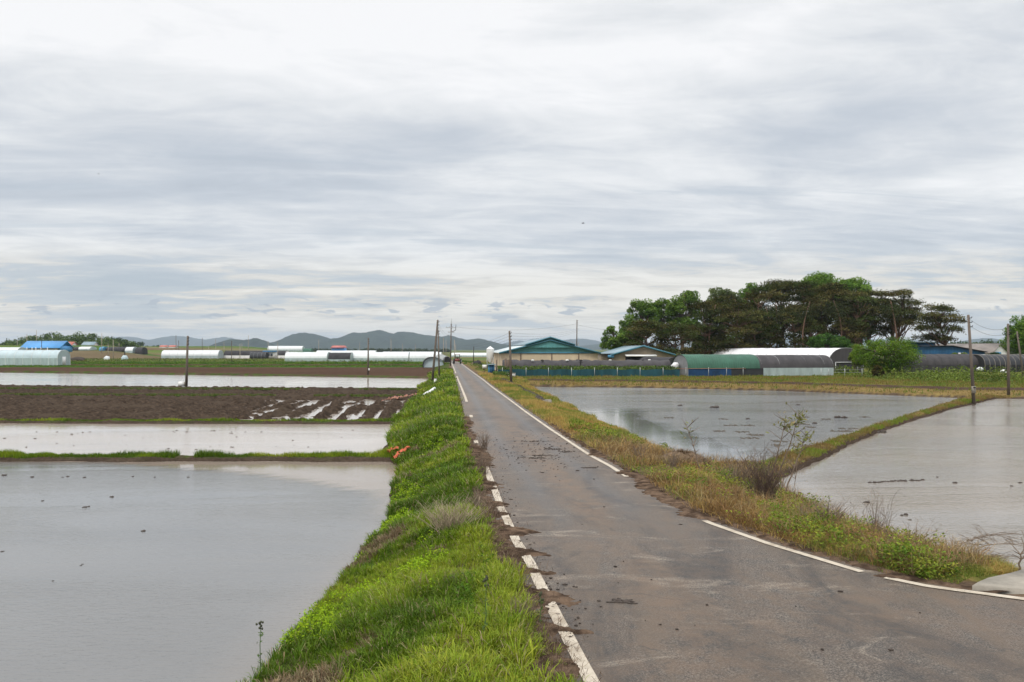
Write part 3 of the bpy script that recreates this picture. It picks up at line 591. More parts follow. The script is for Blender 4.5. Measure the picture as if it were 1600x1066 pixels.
def bunds():
    n = 60000; parts = []
    def add(x, y, cols, h, wk, lo=.1, hi=.9, seg=1):
        d = dwater(x, y); dr = droad(x, y); ok = (d > lo) & (d < hi) & (dr > .3) & (np.abs(x) < .64*y+1.5); x, y, d = x[ok], y[ok], d[ok]; n = len(x)
        H = h*rng.uniform(.5, 1.4, n)*(.5+S(fbm(x*.7, y*.7, 3), .3, .7)); W = y*wk*rng.uniform(.7, 1.3, n)
        parts.append(blades(np.stack([x, y, ground_h(x, y, d)], 1), H, W, palette(cols, n, S(fbm(x*.6, y*.6, 9), .25, .75)+rng.uniform(-.2, .2, n)), .45, seg))
    x = rng.uniform(-21, -4, 26000); x = x[np.abs(x+11.75) > .33]; add(x, 30.4+rng.uniform(0, 1, len(x)), GREEN, .13, .0008, .20)
    x = rng.uniform(-33, -5.5, 26000); add(x, 45.6+(-x-6)*.018+rng.uniform(-.3, 1.6, len(x)), GREEN, .085, .0009, .22)
    t = rng.uniform(0, 1, 34000); add(8.0+t*32+rng.normal(0, .6, len(t)), 27.8+t*42.5+rng.normal(0, .6, len(t)), [(.22, .15, .06), (.22, .17, .05), (.16, .19, .03), (.17, .22, .03)], .11, .0009, .1)
    # bank beyond the pond, and the land up to the fence
    x = rng.uniform(-2, 75, 60000); y = rng.uniform(68, 112, 60000); dA = np.minimum(sdf(PA, x, y), sdf(PB, x, y)); ok = (dA > .4) & ((dA < 4) | (dA > 9)); x, y = x[ok], y[ok]
    add(x, y, [(.22, .15, .05), (.19, .165, .04), (.15, .17, .03), (.12, .17, .03)], .17, .0011, .3, 60)
    # green lines and verges in the ploughed land on the left
    for y0, sl, w, h in ((186, .10, 6, .22), (214, 0, 5, .3), (236, 0, 10, .3)):
        x = rng.uniform(-.62*y0, -10, 12000); add(x, y0-sl*0+rng.normal(0, w*.4, len(x)), [(.05, .11, .015), (.08, .16, .02), (.14, .19, .03)], h, .0011, .3, 300)
    V, Fc, Cc = join(parts); props(mesh_np('grass', V, Fc, M['blade'], cols=Cc), kind='stuff')
    parts.clear()
    for y0, sl in ((69.5, .06), (80.5, .055)):
        x = rng.uniform(-50, -8.5, 9000); y = y0+(-x-10)*sl+rng.normal(0, .22, len(x)); n = len(x); keep = fbm(x*.12, y*.1, 44) > .38; x, y = x[keep], y[keep]; n = len(x)
        parts.append(blades(np.stack([x, y, 0*x+.17], 1), rng.uniform(.08, .24, n), y*.0012, palette([(.07, .12, .02), (.10, .16, .03), (.15, .15, .05)], n), .6, 1))
    V, Fc, Cc = join(parts); props(mesh_np('grass', V, Fc, M['blade'], cols=Cc), kind='stuff')
bunds()

# ------------------------------------------------------------------ plants that stand alone
def gz(x, y): return float(ground_h(np.array([float(x)]), np.array([float(y)]))[0])
def stems(mb, base, h, spread, n, r0, rr, twigs=3, sides=4, droop=.0, dirv=None):
    tips = []
    for i in range(n):
        a = rr.uniform(0, 6.283); s = spread*math.sqrt(rr.random()); dx, dy = s*math.cos(a), s*math.sin(a)
        if dirv: dx += dirv[0]; dy += dirv[1]
        hh = h*rr.uniform(.6, 1.05); b = (base[0]+rr.gauss(0, spread*.18), base[1]+rr.gauss(0, spread*.18), base[2]-.04)
        pts = []; k = 5
        for j in range(k+1):
            t = j/k; pts.append((b[0]+dx*t**1.3+rr.gauss(0, .02*h), b[1]+dy*t**1.3+rr.gauss(0, .02*h), b[2]+hh*(t-droop*t*t)))
        mb.tube(pts, [r0*(1-.75*j/k) for j in range(k+1)], sides, False); tips.append(pts)
        for q in range(twigs):
            j = rr.randint(2, k); p = pts[j]; l = h*rr.uniform(.1, .3); a2 = rr.uniform(0, 6.283)
            mb.tube([p, (p[0]+l*.5*math.cos(a2), p[1]+l*.5*math.sin(a2), p[2]+l*.45), (p[0]+l*.8*math.cos(a2), p[1]+l*.8*math.sin(a2), p[2]+l*rr.uniform(.5, 1))], [r0*.45, r0*.35, r0*.2], 3, False)
    return tips
def dry_shrub(px, py, h, spread, n, label, mat='twig', z=.6, r0=.007, group=None, **k):
    x, y, _ = G(px, py, z); zz = gz(x, y); rr = random.Random(int(px*7+py)); mb = MB(); stems(mb, (x, y, zz), h, spread, n, r0, rr, **k)
    o = mb.build('dry_shrub', M[mat]); props(o, label, 'shrub', group or 'dead shrubs on the banks')
dry_shrub(705, 850, .62, .62, 150, 'pale dead brushwood clump on green bank beside the white edge line', 'pale_stalk', z=.6, r0=.006)
dry_shrub(745, 800, .5, .3, 34, 'grey dead weed stalks where green bank meets asphalt', z=.8, r0=.006)
dry_shrub(755, 745, .6, .25, 36, 'tall dead stalks leaning over the worn white line, midway along bank', z=.8, r0=.007)
dry_shrub(757, 705, .6, .25, 32, 'farthest dead stalk clump beside muddy patch of road', z=.8, r0=.008)
dry_shrub(812, 985, .38, .22, 34, 'low dead stalks over the near white line and mud', z=.8, r0=.005)
dry_shrub(720, 935, .3, .25, 20, 'thin brown stalks in the near green grass', z=.75, r0=.004)
dry_shrub(1195, 800, 1.15, .6, 150, 'thick dead brown brushwood below the tall saplings', 'dark_twig', z=.5, r0=.007)
dry_shrub(1150, 770, .7, .5, 90, 'dead brown brush left of the tall saplings on verge', z=.6, r0=.007)
dry_shrub(1050, 742, .6, .35, 36, 'grey dead stalks beside straw heap on the verge', z=.75, r0=.008)
dry_shrub(1000, 725, .55, .3, 26, 'small dead stalks on verge left of straw heap', z=.75, r0=.008)
dry_shrub(1372, 868, .85, .3, 34, 'upright leafless stems at the bend against pale water', z=.55, r0=.005)
dry_shrub(1290, 845, .55, .5, 90, 'reddish dead brush on bank between road bend and pale water', z=.6, r0=.006)
dry_shrub(1420, 880, .45, .5, 40, 'tangled dead brush among green weeds at the bend', z=.6, r0=.005)
def branch(px0, py0, px1, py1, z0, z1, label, seed):
    a = G(px0, py0, z0); b = G(px1, py1, z1); rr = random.Random(seed); mb = MB(); A = np.array(a); B = np.array(b); Lg = np.linalg.norm(B-A); pts = []
    for j in range(8):
        t = j/7; p = A+(B-A)*t; p[2] += .22*math.sin(t*math.pi*.8)*Lg*.3; pts.append(p+np.array((rr.gauss(0, .02), rr.gauss(0, .02), 0)))
    mb.tube(pts, [.014*(1-.75*j/7) for j in range(8)], 5, False)
    for q in range(26):
        j = rr.randint(1, 6); p = pts[j]+(pts[j+1]-pts[j])*rr.random(); d = (B-A)/Lg; sd = rr.choice((-1, 1)); l = Lg*rr.uniform(.12, .4)*(1-j/11)
        d2 = np.array((d[0]*.8-d[1]*sd*.6, d[1]*.8+d[0]*sd*.6, rr.uniform(-.35, .25))); m1 = p+d2*l*.5; e = p+d2*l+np.array((0, 0, -.05*l))
        e[2] = max(e[2], .01); mb.tube([p, m1, e], [.006, .005, .0025], 3, False)
        for w in range(3):
            l2 = l*rr.uniform(.2, .45); s2 = p+d2*l*rr.uniform(.3, .9); mb.tube([s2, s2+np.array((rr.uniform(-1, 1), rr.uniform(-1, 1), rr.uniform(-.2, .4)))*l2], [.0035, .002], 3, False)
    props(mb.build('fallen_branch', M['twig']), label, 'branch', 'fallen branches at the water edge')
branch(1462, 885, 1592, 862, .35, .12, 'upper bare twiggy branch drooping over pale water by concrete slab', 3)
branch(1470, 893, 1572, 880, .35, .08, 'lower bare twiggy branch lying on pale water beside green weeds', 5)
branch(1505, 900, 1600, 905, .35, .15, 'bare twiggy branch lying against the concrete slab', 9)
branch(1455, 882, 1560, 845, .35, .3, 'longest bare branch reaching out above the pale water', 13)
def sapling(pb, pt, zb, label, leafy_n, seed, kink=.12, r0=.024, twigs=14):
    x, y, _ = G(pb[0], pb[1], zb); b = np.array((x, y, gz(x, y)-.05)); t = np.array(Wp(pt[0], pt[1], y)); rr = random.Random(seed)
    root = thing('sapling', tuple(b), label, 'sapling', 'young saplings on the verge'); mb = MB(); k = 8; pts = []
    for j in range(k+1):
        q = j/k; p = b+(t-b)*q; p[0] += kink*math.sin(q*2.6)*.5+rr.gauss(0, .012); pts.append(p)
    mb.tube(pts, [r0*(1-.7*j/k) for j in range(k+1)], 6, False); tips = [pts[-1]]*3
    for q in range(twigs):
        j = rr.randint(3, k); l = rr.uniform(.10, .34); a = rr.uniform(0, 6.283); e = pts[j]+np.array((l*math.cos(a), l*math.sin(a)*.6, l*rr.uniform(.4, 1)))
        mb.tube([pts[j], e], [.010, .005], 3, False); tips += [e]
    mb.build('stem', M['twig'], root)
    if leafy_n:
        c = np.array([tips[rr.randrange(len(tips))] if rr.random() < .15 else pts[-1]+np.array((rr.gauss(0, .09), rr.gauss(0, .09), rr.gauss(-.08, .11))) for i in range(leafy_n)]); c = c+rng.normal(0, .035, c.shape)
        V, Fc, Cc = leaves(c, rng.uniform(.08, .17, leafy_n), palette([(.15, .17, .045), (.22, .23, .06), (.24, .21, .10)], leafy_n), .2, .35); mesh_np('foliage', V, Fc, M['leaf'], root, cols=Cc)
sapling((1203, 762), (1247, 650), .35, 'tallest leaning sapling with drooping pale leaves before the pond', 80, 1)
sapling((1195, 765), (1226, 658), .35, 'middle bare sapling with few drooping leaves, left of the tallest', 60, 2, .1)
sapling((1222, 772), (1258, 680), .3, 'short thin sapling right of the tallest one by pale water', 60, 3, .05)
sapling((1096, 745), (1073, 668), .7, 'lone leafless sapling leaning left, by the straw heap', 14, 4, .05, .019, 16)
sapling((1590, 895), (1600, 845), .75, 'dark thorny stem standing behind the concrete slab', 0, 5, .02, .018, 14)
sapling((1240, 745), (1246, 700), .25, 'slim short sapling beside the pale water corner', 60, 6, .03, .012, 8)
def tall_weed(px, py, top, z, label, seed, head=True, Dy=None):
    x, y, _ = G(px, py, z); b = np.array((x, y, gz(x, y)-.03)); t = np.array(Wp(px+2, top, y)); rr = random.Random(seed); root = thing('tall_weed', tuple(b), label, 'weed', 'tall single weeds in the bank')
    mb = MB(); pts = [b+(t-b)*j/6+np.array((rr.gauss(0, .006), rr.gauss(0, .006), 0)) for j in range(7)]; mb.tube(pts, [.007*(1-.5*j/6) for j in range(7)], 6); mb.build('stem', M['weed_stem'], root)
    n = 22; k = rng.integers(1, 6, n); P = np.array([pts[i] for i in k])+rng.normal(0, .02, (n, 3)); V, Fc, Cc = leaves(P, rng.uniform(.03, .07, n), palette([(.07, .12, .03), (.10, .15, .04)], n), .1, .4); mesh_np('foliage', V, Fc, M['leaf'], root, cols=Cc)
    if head:
        hb = MB()
        for i in range(9): hb.blob(t+np.array((rr.gauss(0, .014), rr.gauss(0, .014), rr.uniform(-.07, .03))), (.013, .013, .015), i, 6, 4)
        hb.build('flower_head', M['weed_head'], root)
M['weed_stem'] = plain('weed_stem', (.07, .12, .035), .7, .25, 12); M['weed_head'] = plain('weed_head', (.055, .06, .03), .9, .3, 20); M['seed_head'] = plain('seed_head', (.42, .33, .22), .9, .2, 20)
tall_weed(406, 1058, 975, .2, 'tall dark budded weed rising from green bank before near water', 2)
tall_weed(757, 1030, 905, .7, 'thin dark weed stalk standing in near green grass', 3)
tall_weed(843, 985, 930, .8, 'short dark weed stalk by the muddy white line', 5)

def lump(name, px, py, z, r, label, cat, mat, group, seed, flat=.6):
    x, y, _ = G(px, py, z); mb = MB(); rr = random.Random(seed)
    for i in range(4): mb.blob((x+rr.gauss(0, r*.6), y+rr.gauss(0, r*.5), z+r*flat*.15), (r*rr.uniform(.5, 1), r*rr.uniform(.5, 1), r*flat*rr.uniform(.5, 1)), seed+i, 8, 5, .25)
    props(mb.build(name, M[mat], smooth=True), label, cat, group)
for i, (px, py, r) in enumerate([(50, 746, .10), (106, 745, .10), (134, 746, .09), (208, 745, .07), (175, 777, .1), (132, 793, .09), (138, 792, .07), (224, 830, .09), (126, 884, .035), (128, 882, .035), (83, 908, .035), (3, 862, .05), (98, 746, .06), (242, 746, .07), (294, 746, .07), (66, 783, .06), (8, 743, .13)]):
    lump('mud_clod', px, py, 0, r*.45, 'small dark mud clod poking out of the nearest flooded paddy', 'mud clod', 'clod', 'clods in the nearest paddy', i*13)
for i in range(44):
    px = rnd.uniform(5, 560); py = rnd.choice([rnd.uniform(672, 704), rnd.gauss(698, 3), rnd.gauss(676, 2)])
    lump('mud_clod', px, min(max(py, 670), 705), 0, rnd.uniform(.02, .055), 'small dark mud clod in the second flooded paddy behind the grassy bund', 'mud clod', 'clod', 'clods in the second paddy', i*7+3)
for i, (px, py, r) in enumerate([(1117, 637, .22), (1063, 634, .13), (1311, 653, .2), (1170, 655, .1), (1272, 662, .12), (1375, 676, .2), (1247, 633, .1)]):
    lump('mud_clod', px, py, 0, r, 'round dark clod standing out of the rippled pond before the farm', 'mud clod', 'clod', 'clods in the pond', i*11+1)
for i, (px, py, r) in enumerate([(1493, 755, .09), (1463, 746, .06), (1357, 786, .1), (1412, 805, .1), (1423, 813, .05), (1515, 845, .06), (1600-5, 755, .08), (1580, 760, .06), (1250, 771, .07), (1264, 771, .06)]):
    lump('mud_clod', px, py, 0, r*.7, 'small brown clod in the pale paddy beside road bend', 'mud clod', 'clod', 'clods in the pale paddy', i*17+5)
for i in range(16):
    lump('mud_clod', 1360+i*5.6+rnd.gauss(0, 1), 754.5-i*.24+rnd.gauss(0, .4), 0, rnd.uniform(.04, .07), 'brown clod in the straight row across the pale paddy', 'mud clod', 'clod', 'row of clods in the pale paddy', i*19+5)
def raft(px, py, w, label, seed):
    x, y, _ = G(px, py, 0); wm = w/F*y; rr = random.Random(seed); mb = MB()
    for i in range(26): mb.blob((x+rr.uniform(-.5, .5)*wm, y+rr.gauss(0, .16), .0), (wm*rr.uniform(.03, .12), rr.uniform(.06, .22), rr.uniform(.01, .035)), seed*31+i, 8, 4, .3)
    props(mb.build('straw_raft', M['raft'], smooth=True), label, 'floating straw', 'straw and mud rafts in the pond')
M['raft'] = plain('raft', (.075, .062, .045), .9, .4, 5)
for i, r in enumerate([(1045, 653, 14), (1142, 665, 20), (1168, 665, 18), (1125, 674, 18), (1160, 675, 18), (1180, 680, 26), (1172, 685, 26), (1247, 663, 30), (1255, 652, 20), (1315, 674, 36), (1325, 670, 24), (1270, 668, 16), (1215, 696, 16), (1270, 697, 62), (1245, 708, 44), (1220, 690, 24), (1130, 655, 12), (1290, 655, 14), (1352, 652, 16)]):
    raft(*r, 'flat dark raft of straw and mud floating on the rippled pond', i+1)
def straw_heap():
    x, y, _ = G(1065, 728, .65); z = gz(x, y); m = 2600; a = rng.uniform(0, 6.283, m); r = np.sqrt(rng.uniform(0, 1, m)); P = np.stack([x+r*np.cos(a)*.8, y+r*np.sin(a)*.4, z+.42*(1-r**1.5)*rng.uniform(.6, 1, m)], 1)
    V, Fc, Cc = blades(P, rng.uniform(.05, .2, m), np.full(m, .013), palette([(.15, .10, .06), (.20, .14, .085), (.11, .075, .05)], m), 2.2); Vb = MB(); 
    root = thing('straw_heap', (x, y, z), 'brown heap of dead straw on verge at the near corner of pond', 'straw heap')
    Vb.blob((x, y, z), (.8, .4, .4), 4, 14, 7, .12); Vb.build('core', M['straw_heap'], root, smooth=True); mesh_np('straw', V, Fc, M['straw'], root, cols=Cc)
straw_heap()
def clods_on_road():
    mb = MB(); rr = random.Random(4)
    for i in range(620):
        if rr.random() < .55: px = rr.gauss(845, 45); py = rr.gauss(705, 18)
        elif rr.random() < .6: py = rr.uniform(745, 1000); px = np.interp(py, [690, 745, 845, 906, 1066], [744, 768, 806, 840, 924])+rr.uniform(-8, 62)*rr.random()
        elif rr.random() < .35: px = rr.uniform(850, 1500); py = rr.uniform(740, 1050)
        else: continue
        if py < 672: continue
        x, y, _ = G(px, py, RZ)
        if not (xl(np.array(y)) < x < xr(np.array(y))+.1): continue
        r = min(.03, abs(rr.gauss(0, .009))+.005); mb.blob((x, y, RZ+.008), (r*rr.uniform(.7, 2.2), r, r*.55), i, 6, 4, .35)
    for px, py, w in ((838, 690, .5), (860, 702, .45), (840, 716, .3), (885, 706, .3), (920, 731, .2), (970, 940, .16), (845, 712, .3)):
        x, y, _ = G(px, py, RZ)
        for k in range(34): mb.blob((x+rr.gauss(0, w*.5), y+rr.gauss(0, w*.3), RZ+.004), (rr.uniform(.01, .06), rr.uniform(.01, .035), rr.uniform(.004, .014)), k, 7, 4, .35)
    props(mb.build('dirt', M['clod'], smooth=True), kind='stuff')
clods_on_road()
def litter():      # dead stems lying over the muddy edge of the lane
    n = 3400; k = rng.integers(0, len(TG), n); y = np.array([q[0] for q in TG])[k]+rng.normal(0, 1, n)*np.array([q[1] for q in TG])[k]*1.0; y = np.where(rng.uniform(0, 1, n) < .4, per_y(n, 7.2, 30, 1.2), y); x = xl(y)-.42+np.abs(rng.normal(0, .22, n)); P = np.stack([x, y, np.full(n, RZ+.015)], 1)
    V, Fc, Cc = blades(P, rng.uniform(.03, .14, n), np.maximum(.006, y*.0004), palette([(.15, .10, .07), (.10, .068, .048), (.22, .165, .115)], n), 2.2); props(mesh_np('dead_stems', V, Fc, M['straw'], cols=Cc), kind='stuff')
litter()
def slab():
    pts = SLAB; mb = MB(); mb.prism([(a, b, .45) for a, b in pts], [(a, b, RZ+.06) for a, b in pts])
    props(mb.build('concrete_slab', M['concrete']), 'pale weathered concrete slab at road edge by the bare branches', 'slab')
slab()

# ------------------------------------------------------------------ farm buildings
class Arch:
    """a hooped tunnel: local frame along p0 -> p1"""
    def __init__(s, p0, p1, w, h, hs, z0):
        s.p0 = np.array((*p0, z0), float); d = np.array((p1[0]-p0[0], p1[1]-p0[1], 0.)); s.L = np.linalg.norm(d); s.a = d/s.L; s.n = np.array((s.a[1], -s.a[0], 0)); s.w, s.h, s.hs, s.z0 = w, h, hs, z0
    def pt(s, t, u, z): return s.p0+s.a*(t*s.L)+s.n*(u*s.w/2)+np.array((0, 0, z))
    def prof(s, n=12, k=1.0, lo=None):
        lo = s.hs if lo is None else lo; out = []
        for i in range(n+1):
            a = math.pi*(1-i/n); out.append((k*math.copysign(abs(math.cos(a))**.85, math.cos(a)), lo+(s.h*k-lo)*math.sin(a)**.9))
        return out
    def shell(s, t0, t1, k=1.0, lo=None, n=12, nl=2, sag=0, seed=0, walls=False):
        mb = MB(); pr = s.prof(n, k, lo); rr = random.Random(seed)
        if walls: pr = [(pr[0][0], 0)]+pr+[(pr[-1][0], 0)]
        b = 0
        for j in range(nl+1):
            t = t0+(t1-t0)*j/nl; dz = rr.uniform(-sag, sag)
            mb.v += [tuple(s.pt(t, u, max(0, z+dz*(z > lo if lo else z > .2)))) for u, z in pr]
        m = len(pr)
        for j in range(nl):
            for i in range(m-1): a = j*m+i; mb.face([a, a+1, a+1+m, a+m])
        return mb
    def end(s, t, k=.985, lo=0):
        mb = MB(); pr = s.prof(12, k); pts = [s.pt(t, pr[0][0], lo)]+[s.pt(t, u, z) for u, z in pr]+[s.pt(t, pr[-1][0], lo)]; mb.poly(pts); return mb
    def wall(s, t0, t1, side, z0, z1, off=1.0):
        mb = MB(); mb.poly([s.pt(t0, side*off, z0), s.pt(t1, side*off, z0), s.pt(t1, side*off, z1), s.pt(t0, side*off, z1)]); return mb
    def hoop(s, t, r, k=1.004):
        mb = MB(); mb.tube([s.pt(t, -k, 0)]+[s.pt(t, u, z) for u, z in s.prof(12, k)]+[s.pt(t, k, 0)], r, 4, False); return mb
    def door(s, t, u0, u1, h, off=.04):
        mb = MB(); sg = 1 if t > .5 else -1; o = s.a*off*sg; c = [(u0, 0), (u1, 0), (u1, h), (u0, h)]
        mb.prism([s.pt(t, u, z)+o*.2 for u, z in c], [s.pt(t, u, z)+o for u, z in c]); return mb
def simple_tunnel(label, p0, p1, w, h, z0, cover='film', hs=.9, nh=6, group='white plastic tunnel greenhouses', wallm='film_wall', door=None, hoopm='steel', r=.03, name='greenhouse', cat='greenhouse', hoopc=True, endm=None):
    A = Arch(p0, p1, w, h, hs, z0); c = (A.pt(0, 0, 0)+A.pt(1, 0, 0))/2; root = thing(name, tuple(c), label, cat, group)
    A.shell(0, 1, nl=max(2, nh), sag=.02, seed=int(A.L*10)).build('cover', M[cover], root, True)
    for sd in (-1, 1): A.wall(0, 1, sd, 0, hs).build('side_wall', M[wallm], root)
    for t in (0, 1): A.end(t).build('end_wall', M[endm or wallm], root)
    if door is not None: A.door(door, -.28, .28, min(2.0, h*.7)).build('door', M['white_paint'], root)
    if hoopc:
        for i in range(nh+1): A.hoop(i/nh, r).build('hoop', M[hoopm], root)
    return root, A

# the tunnel in front: green sheet on one half, black net on the other
gA = Arch((hx(1063, 113), 113.0), (hx(1285, 116.5), 116.5), 5.6, 2.75, 1.0, .5)
root = thing('greenhouse', tuple((gA.pt(0, 0, 0)+gA.pt(1, 0, 0))/2), 'long tunnel greenhouse covered half in green sheet and half in black net', 'greenhouse')
tg = .485
gA.shell(-.004, tg, 1.03, 1.0, nl=14, sag=.025, seed=3).build('green_cover', M['green_sheet'], root, True)
gA.shell(tg+.001, 1.0, 1.0, 1.0, nl=14, sag=.025, seed=4).build('black_cover', M['grey_net'], root, True)
gA.end(0, .97).build('end_wall', M['film_grey'], root); gA.end(1, .97).build('end_wall', M['film_wall'], root)
gA.wall(0, .29, 1, 0, 1.0).build('blue_wall', M['blue_tarp'], root); gA.wall(.29, .51, 1, 0, 1.0).build('dark_wall', M['dark_tarp'], root); gA.wall(.51, 1, 1, 0, 1.05).build('clear_wall', M['film_wall'], root); gA.wall(0, 1, -1, 0, 1.0).build('side_wall', M['film_wall'], root)
for i in range(17): gA.hoop(i/16, .025, .99).build('hoop', M['steel'], root)
mb = MB(); mb.blob(tuple(gA.pt(-.03, -.1, 1.35)), (.5, .8, .4), 3, 10, 6, .25); mb.build('rolled_sheet', M['white_sheet'], root)
# big white-roofed tunnel behind it
wA = Arch((hx(1136, 157), 157.0), (hx(1322, 128), 128.0), 6.6, 3.7, 1.1, .5)
root = thing('greenhouse', tuple((wA.pt(0, 0, 0)+wA.pt(1, 0, 0))/2), 'large white-roofed tunnel greenhouse with dark end wall and open doorway', 'greenhouse')
wA.shell(0, 1, nl=14, lo=1.1, sag=.02, seed=5).build('cover', M['white_sheet'], root, True)
for sd in (-1, 1): wA.wall(0, 1, sd, 0, 1.1).build('side_wall', M['grey_net'], root)
for t in (0, 1): wA.end(t).build('end_wall', M['grey_net'], root)
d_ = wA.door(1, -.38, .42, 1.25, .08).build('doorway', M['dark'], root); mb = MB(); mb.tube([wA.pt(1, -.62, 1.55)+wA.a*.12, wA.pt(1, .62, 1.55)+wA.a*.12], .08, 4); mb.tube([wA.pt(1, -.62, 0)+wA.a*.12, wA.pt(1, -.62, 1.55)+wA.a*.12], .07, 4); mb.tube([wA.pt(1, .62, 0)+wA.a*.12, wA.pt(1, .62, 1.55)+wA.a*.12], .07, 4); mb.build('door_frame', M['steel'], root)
for i in range(13): wA.hoop(i/12, .028).build('hoop', M['steel'], root)
# dark tunnel on the right: net on the first half, bare hoops over dark film on the other
bA = Arch((hx(1408, 134), 134.0), (hx(1520, 137), 137.0), 6.0, 2.75, 1.1, .45)
root, _ = simple_tunnel('long dark-net tunnel greenhouse behind the bright bush', (hx(1408, 134), 134.0), (hx(1522, 136), 136.0), 6.0, 2.75, .5, 'grey_net', 1.1, 10, 'dark tunnels on the far right', 'black_net', r=.02, hoopm='black_paint')
root, hA = simple_tunnel('dark tunnel greenhouse with pale hoops showing, on the far right', (hx(1522.5, 134), 134.0), (hx(1680, 134), 134.0), 6.0, 2.7, .5, 'dark_tarp', 1.1, 20, 'dark tunnels on the far right', 'dark', r=.025, hoopm='concrete')
mb = MB(); mb.poly([hA.pt(.035, .72, 2.0), hA.pt(.10, .55, 2.25), hA.pt(.075, .25, 2.72), hA.pt(.02, .3, 2.66)]); mb.build('torn_film', M['film'], root)
props(MB().build if False else None, None) if False else None
def bag(px, py, D, s, label, mat='white_paint', name='feed_bag', cat='bag', group=None):
    x, y, z = Wp(px, py, D); mb = MB(); mb.blob((x, y, z), s, int(px), 9, 6, .18); props(mb.build(name, M[mat], smooth=True), label, cat, group)
bag(1531, 577, 126, (.5, .3, .32), 'crumpled white plastic sheet lying before the hooped dark tunnel', 'film', 'plastic_sheet', 'plastic sheet')
bag(1568, 581, 126, (.45, .3, .35), 'small white sack beside the hooped dark tunnel', 'white_paint')
# shade-net tunnels in front of the barns
for a, b, lab in ((785, 905, 'low black shade-net tunnel in front of the teal barn'), (906, 1044, 'low black shade-net tunnel in front of the tan shed')):
    A = Arch((hx(a, 121), 121.0), (hx(b, 121), 121.0), 4.2, 1.98, .8, .5); root = thing('shade_tunnel', tuple((A.pt(0, 0, 0)+A.pt(1, 0, 0))/2), lab, 'net tunnel', 'black shade net tunnels')
    A.shell(0, 1, nl=22, sag=.10, seed=a, walls=True).build('net_cover', M['grey_net'], root, True)
    for t in (0, 1): A.end(t).build('end_wall', M['black_net'], root)
    rr = random.Random(a)
    for k in range(4): p = A.pt(rr.random(), rr.uniform(.2, .8), 1.95); mb = MB(); mb.blob(tuple(p), (.22, .22, .13), k, 7, 4, .3); mb.build('weight_bag', M['white_paint' if k % 2 else 'black_net'], root)
bag(945, 563.5, 127, (2.6, .8, .45), 'low red tarpaulin bundle on the net before the cream wall', 'red_paint', 'tarpaulin', 'tarpaulin') if False else None
A = Arch((hx(1012, 131), 131.0), (hx(1056, 127), 127.0), 5, 2.35, .8, .5); root = thing('shade_tunnel', tuple(A.pt(.5, 0, 0)), 'short taller black net tunnel beside the green-sheeted greenhouse end', 'net tunnel', 'black shade net tunnels'); A.shell(0, 1, nl=5, sag=.08, walls=True).build('net_cover', M['black_net'], root, True); [A.end(t).build('end_wall', M['black_net'], root) for t in (0, 1)]

def gable(root, c, ax, w, L_, ze, zr, z0, wallm, roofm, gablem=None, trim=None, over=.5, th=.14):
    """box building, ridge along ax; front gable centre at c"""
    a = np.array((*ax, 0.)); a /= np.linalg.norm(a); n = np.array((a[1], -a[0], 0.)); c = np.array((*c, 0.))
    def P(t, u, z): return c+a*t+n*u+np.array((0, 0, z))
    mb = MB(); h = w/2
    for u in (-h, h): mb.poly([P(0, u, z0), P(L_, u, z0), P(L_, u, ze), P(0, u, ze)])
    for t in (0, L_): mb.poly([P(t, -h, z0), P(t, h, z0), P(t, h, ze), P(t, -h, ze)])
    mb.build('wall', M[wallm], root)
    for t in (0.0, L_): mb = MB(); mb.poly([P(t, -h, ze), P(t, h, ze), P(t, 0, zr)]); mb.build('gable', M[gablem or wallm], root)
    sl = (zr-ze)/h; e = h+over*.6; zo = ze-sl*over*.6
    for sd in (-1, 1):
        mb = MB(); bot = [P(-over, sd*e, zo+.02), P(L_+over, sd*e, zo+.02), P(L_+over, 0, zr+.02), P(-over, 0, zr+.02)]; mb.prism(bot, [p+np.array((0, 0, th)) for p in bot]); mb.build('roof', M[roofm], root)
    if trim:
        for t in (-over-.03, L_+over+.03):
            mb = MB()
            mb.tube([P(t, -e, zo+.05), P(t, 0, zr+.08), P(t, e, zo+.05)], .14, 4); mb.build('verge_trim', M[trim], root)
    return P
# teal-gabled barn
D = 130; w = hx(935, D)-hx(783, D); cx = (hx(935, D)+hx(783, D))/2
root = thing('barn', (cx, D, .5), 'wide cream barn with teal gable and raised ridge vent roof', 'barn')
P = gable(root, (cx, D), (-.085, 1), w, 24, hz(551.5, D), hz(531.5, D)-.1, .5, 'cream', 'pale_roof', 'teal', 'teal_trim', .6)
zr = hz(531.5, D); mb = MB(); mw = 3.7
bot = [P(-.75, -mw, zr-1.0), P(24.5, -mw, zr-1.0), P(24.5, 0, zr-.3), P(-.75, 0, zr-.3)]
for sd in (-1, 1):
    m2 = MB(); q = [P(-.75, sd*mw, zr-.80), P(24.5, sd*mw, zr-.80), P(24.5, 0, zr+.35), P(-.75, 0, zr+.35)]; m2.prism(q, [p+np.array((0, 0, .13)) for p in q]); m2.build('vent_roof', M['grey_blue_roof'], root)
m2 = MB(); m2.poly([P(-.45, -mw+.4, zr-1.15), P(-.45, mw-.4, zr-1.15), P(-.45, mw-.4, zr-.72), P(-.45, 0, zr+.3), P(-.45, -mw+.4, zr-.72)]); m2.build('vent_gable', M['teal'], root)
m2 = MB(); m2.tube([P(-.8, -mw-.1, zr-.75), P(-.8, 0, zr+.42), P(-.8, mw+.1, zr-.75)], .13, 4); m2.build('vent_trim', M['teal_trim'], root)
ze = hz(551.5, D); m2 = MB(); m2.tube([P(-.12, -w/2, ze), P(-.12, w/2, ze)], .09, 4); m2.build('eave_band', M['blue_paint'], root)
for u in (-.30, .02, .30): m2 = MB(); m2.box(tuple(P(-.06, u*w, (ze+.5)/2)), (.14, .14, ze-.5)); m2.build('wall_post', M['brown_wood'], root)
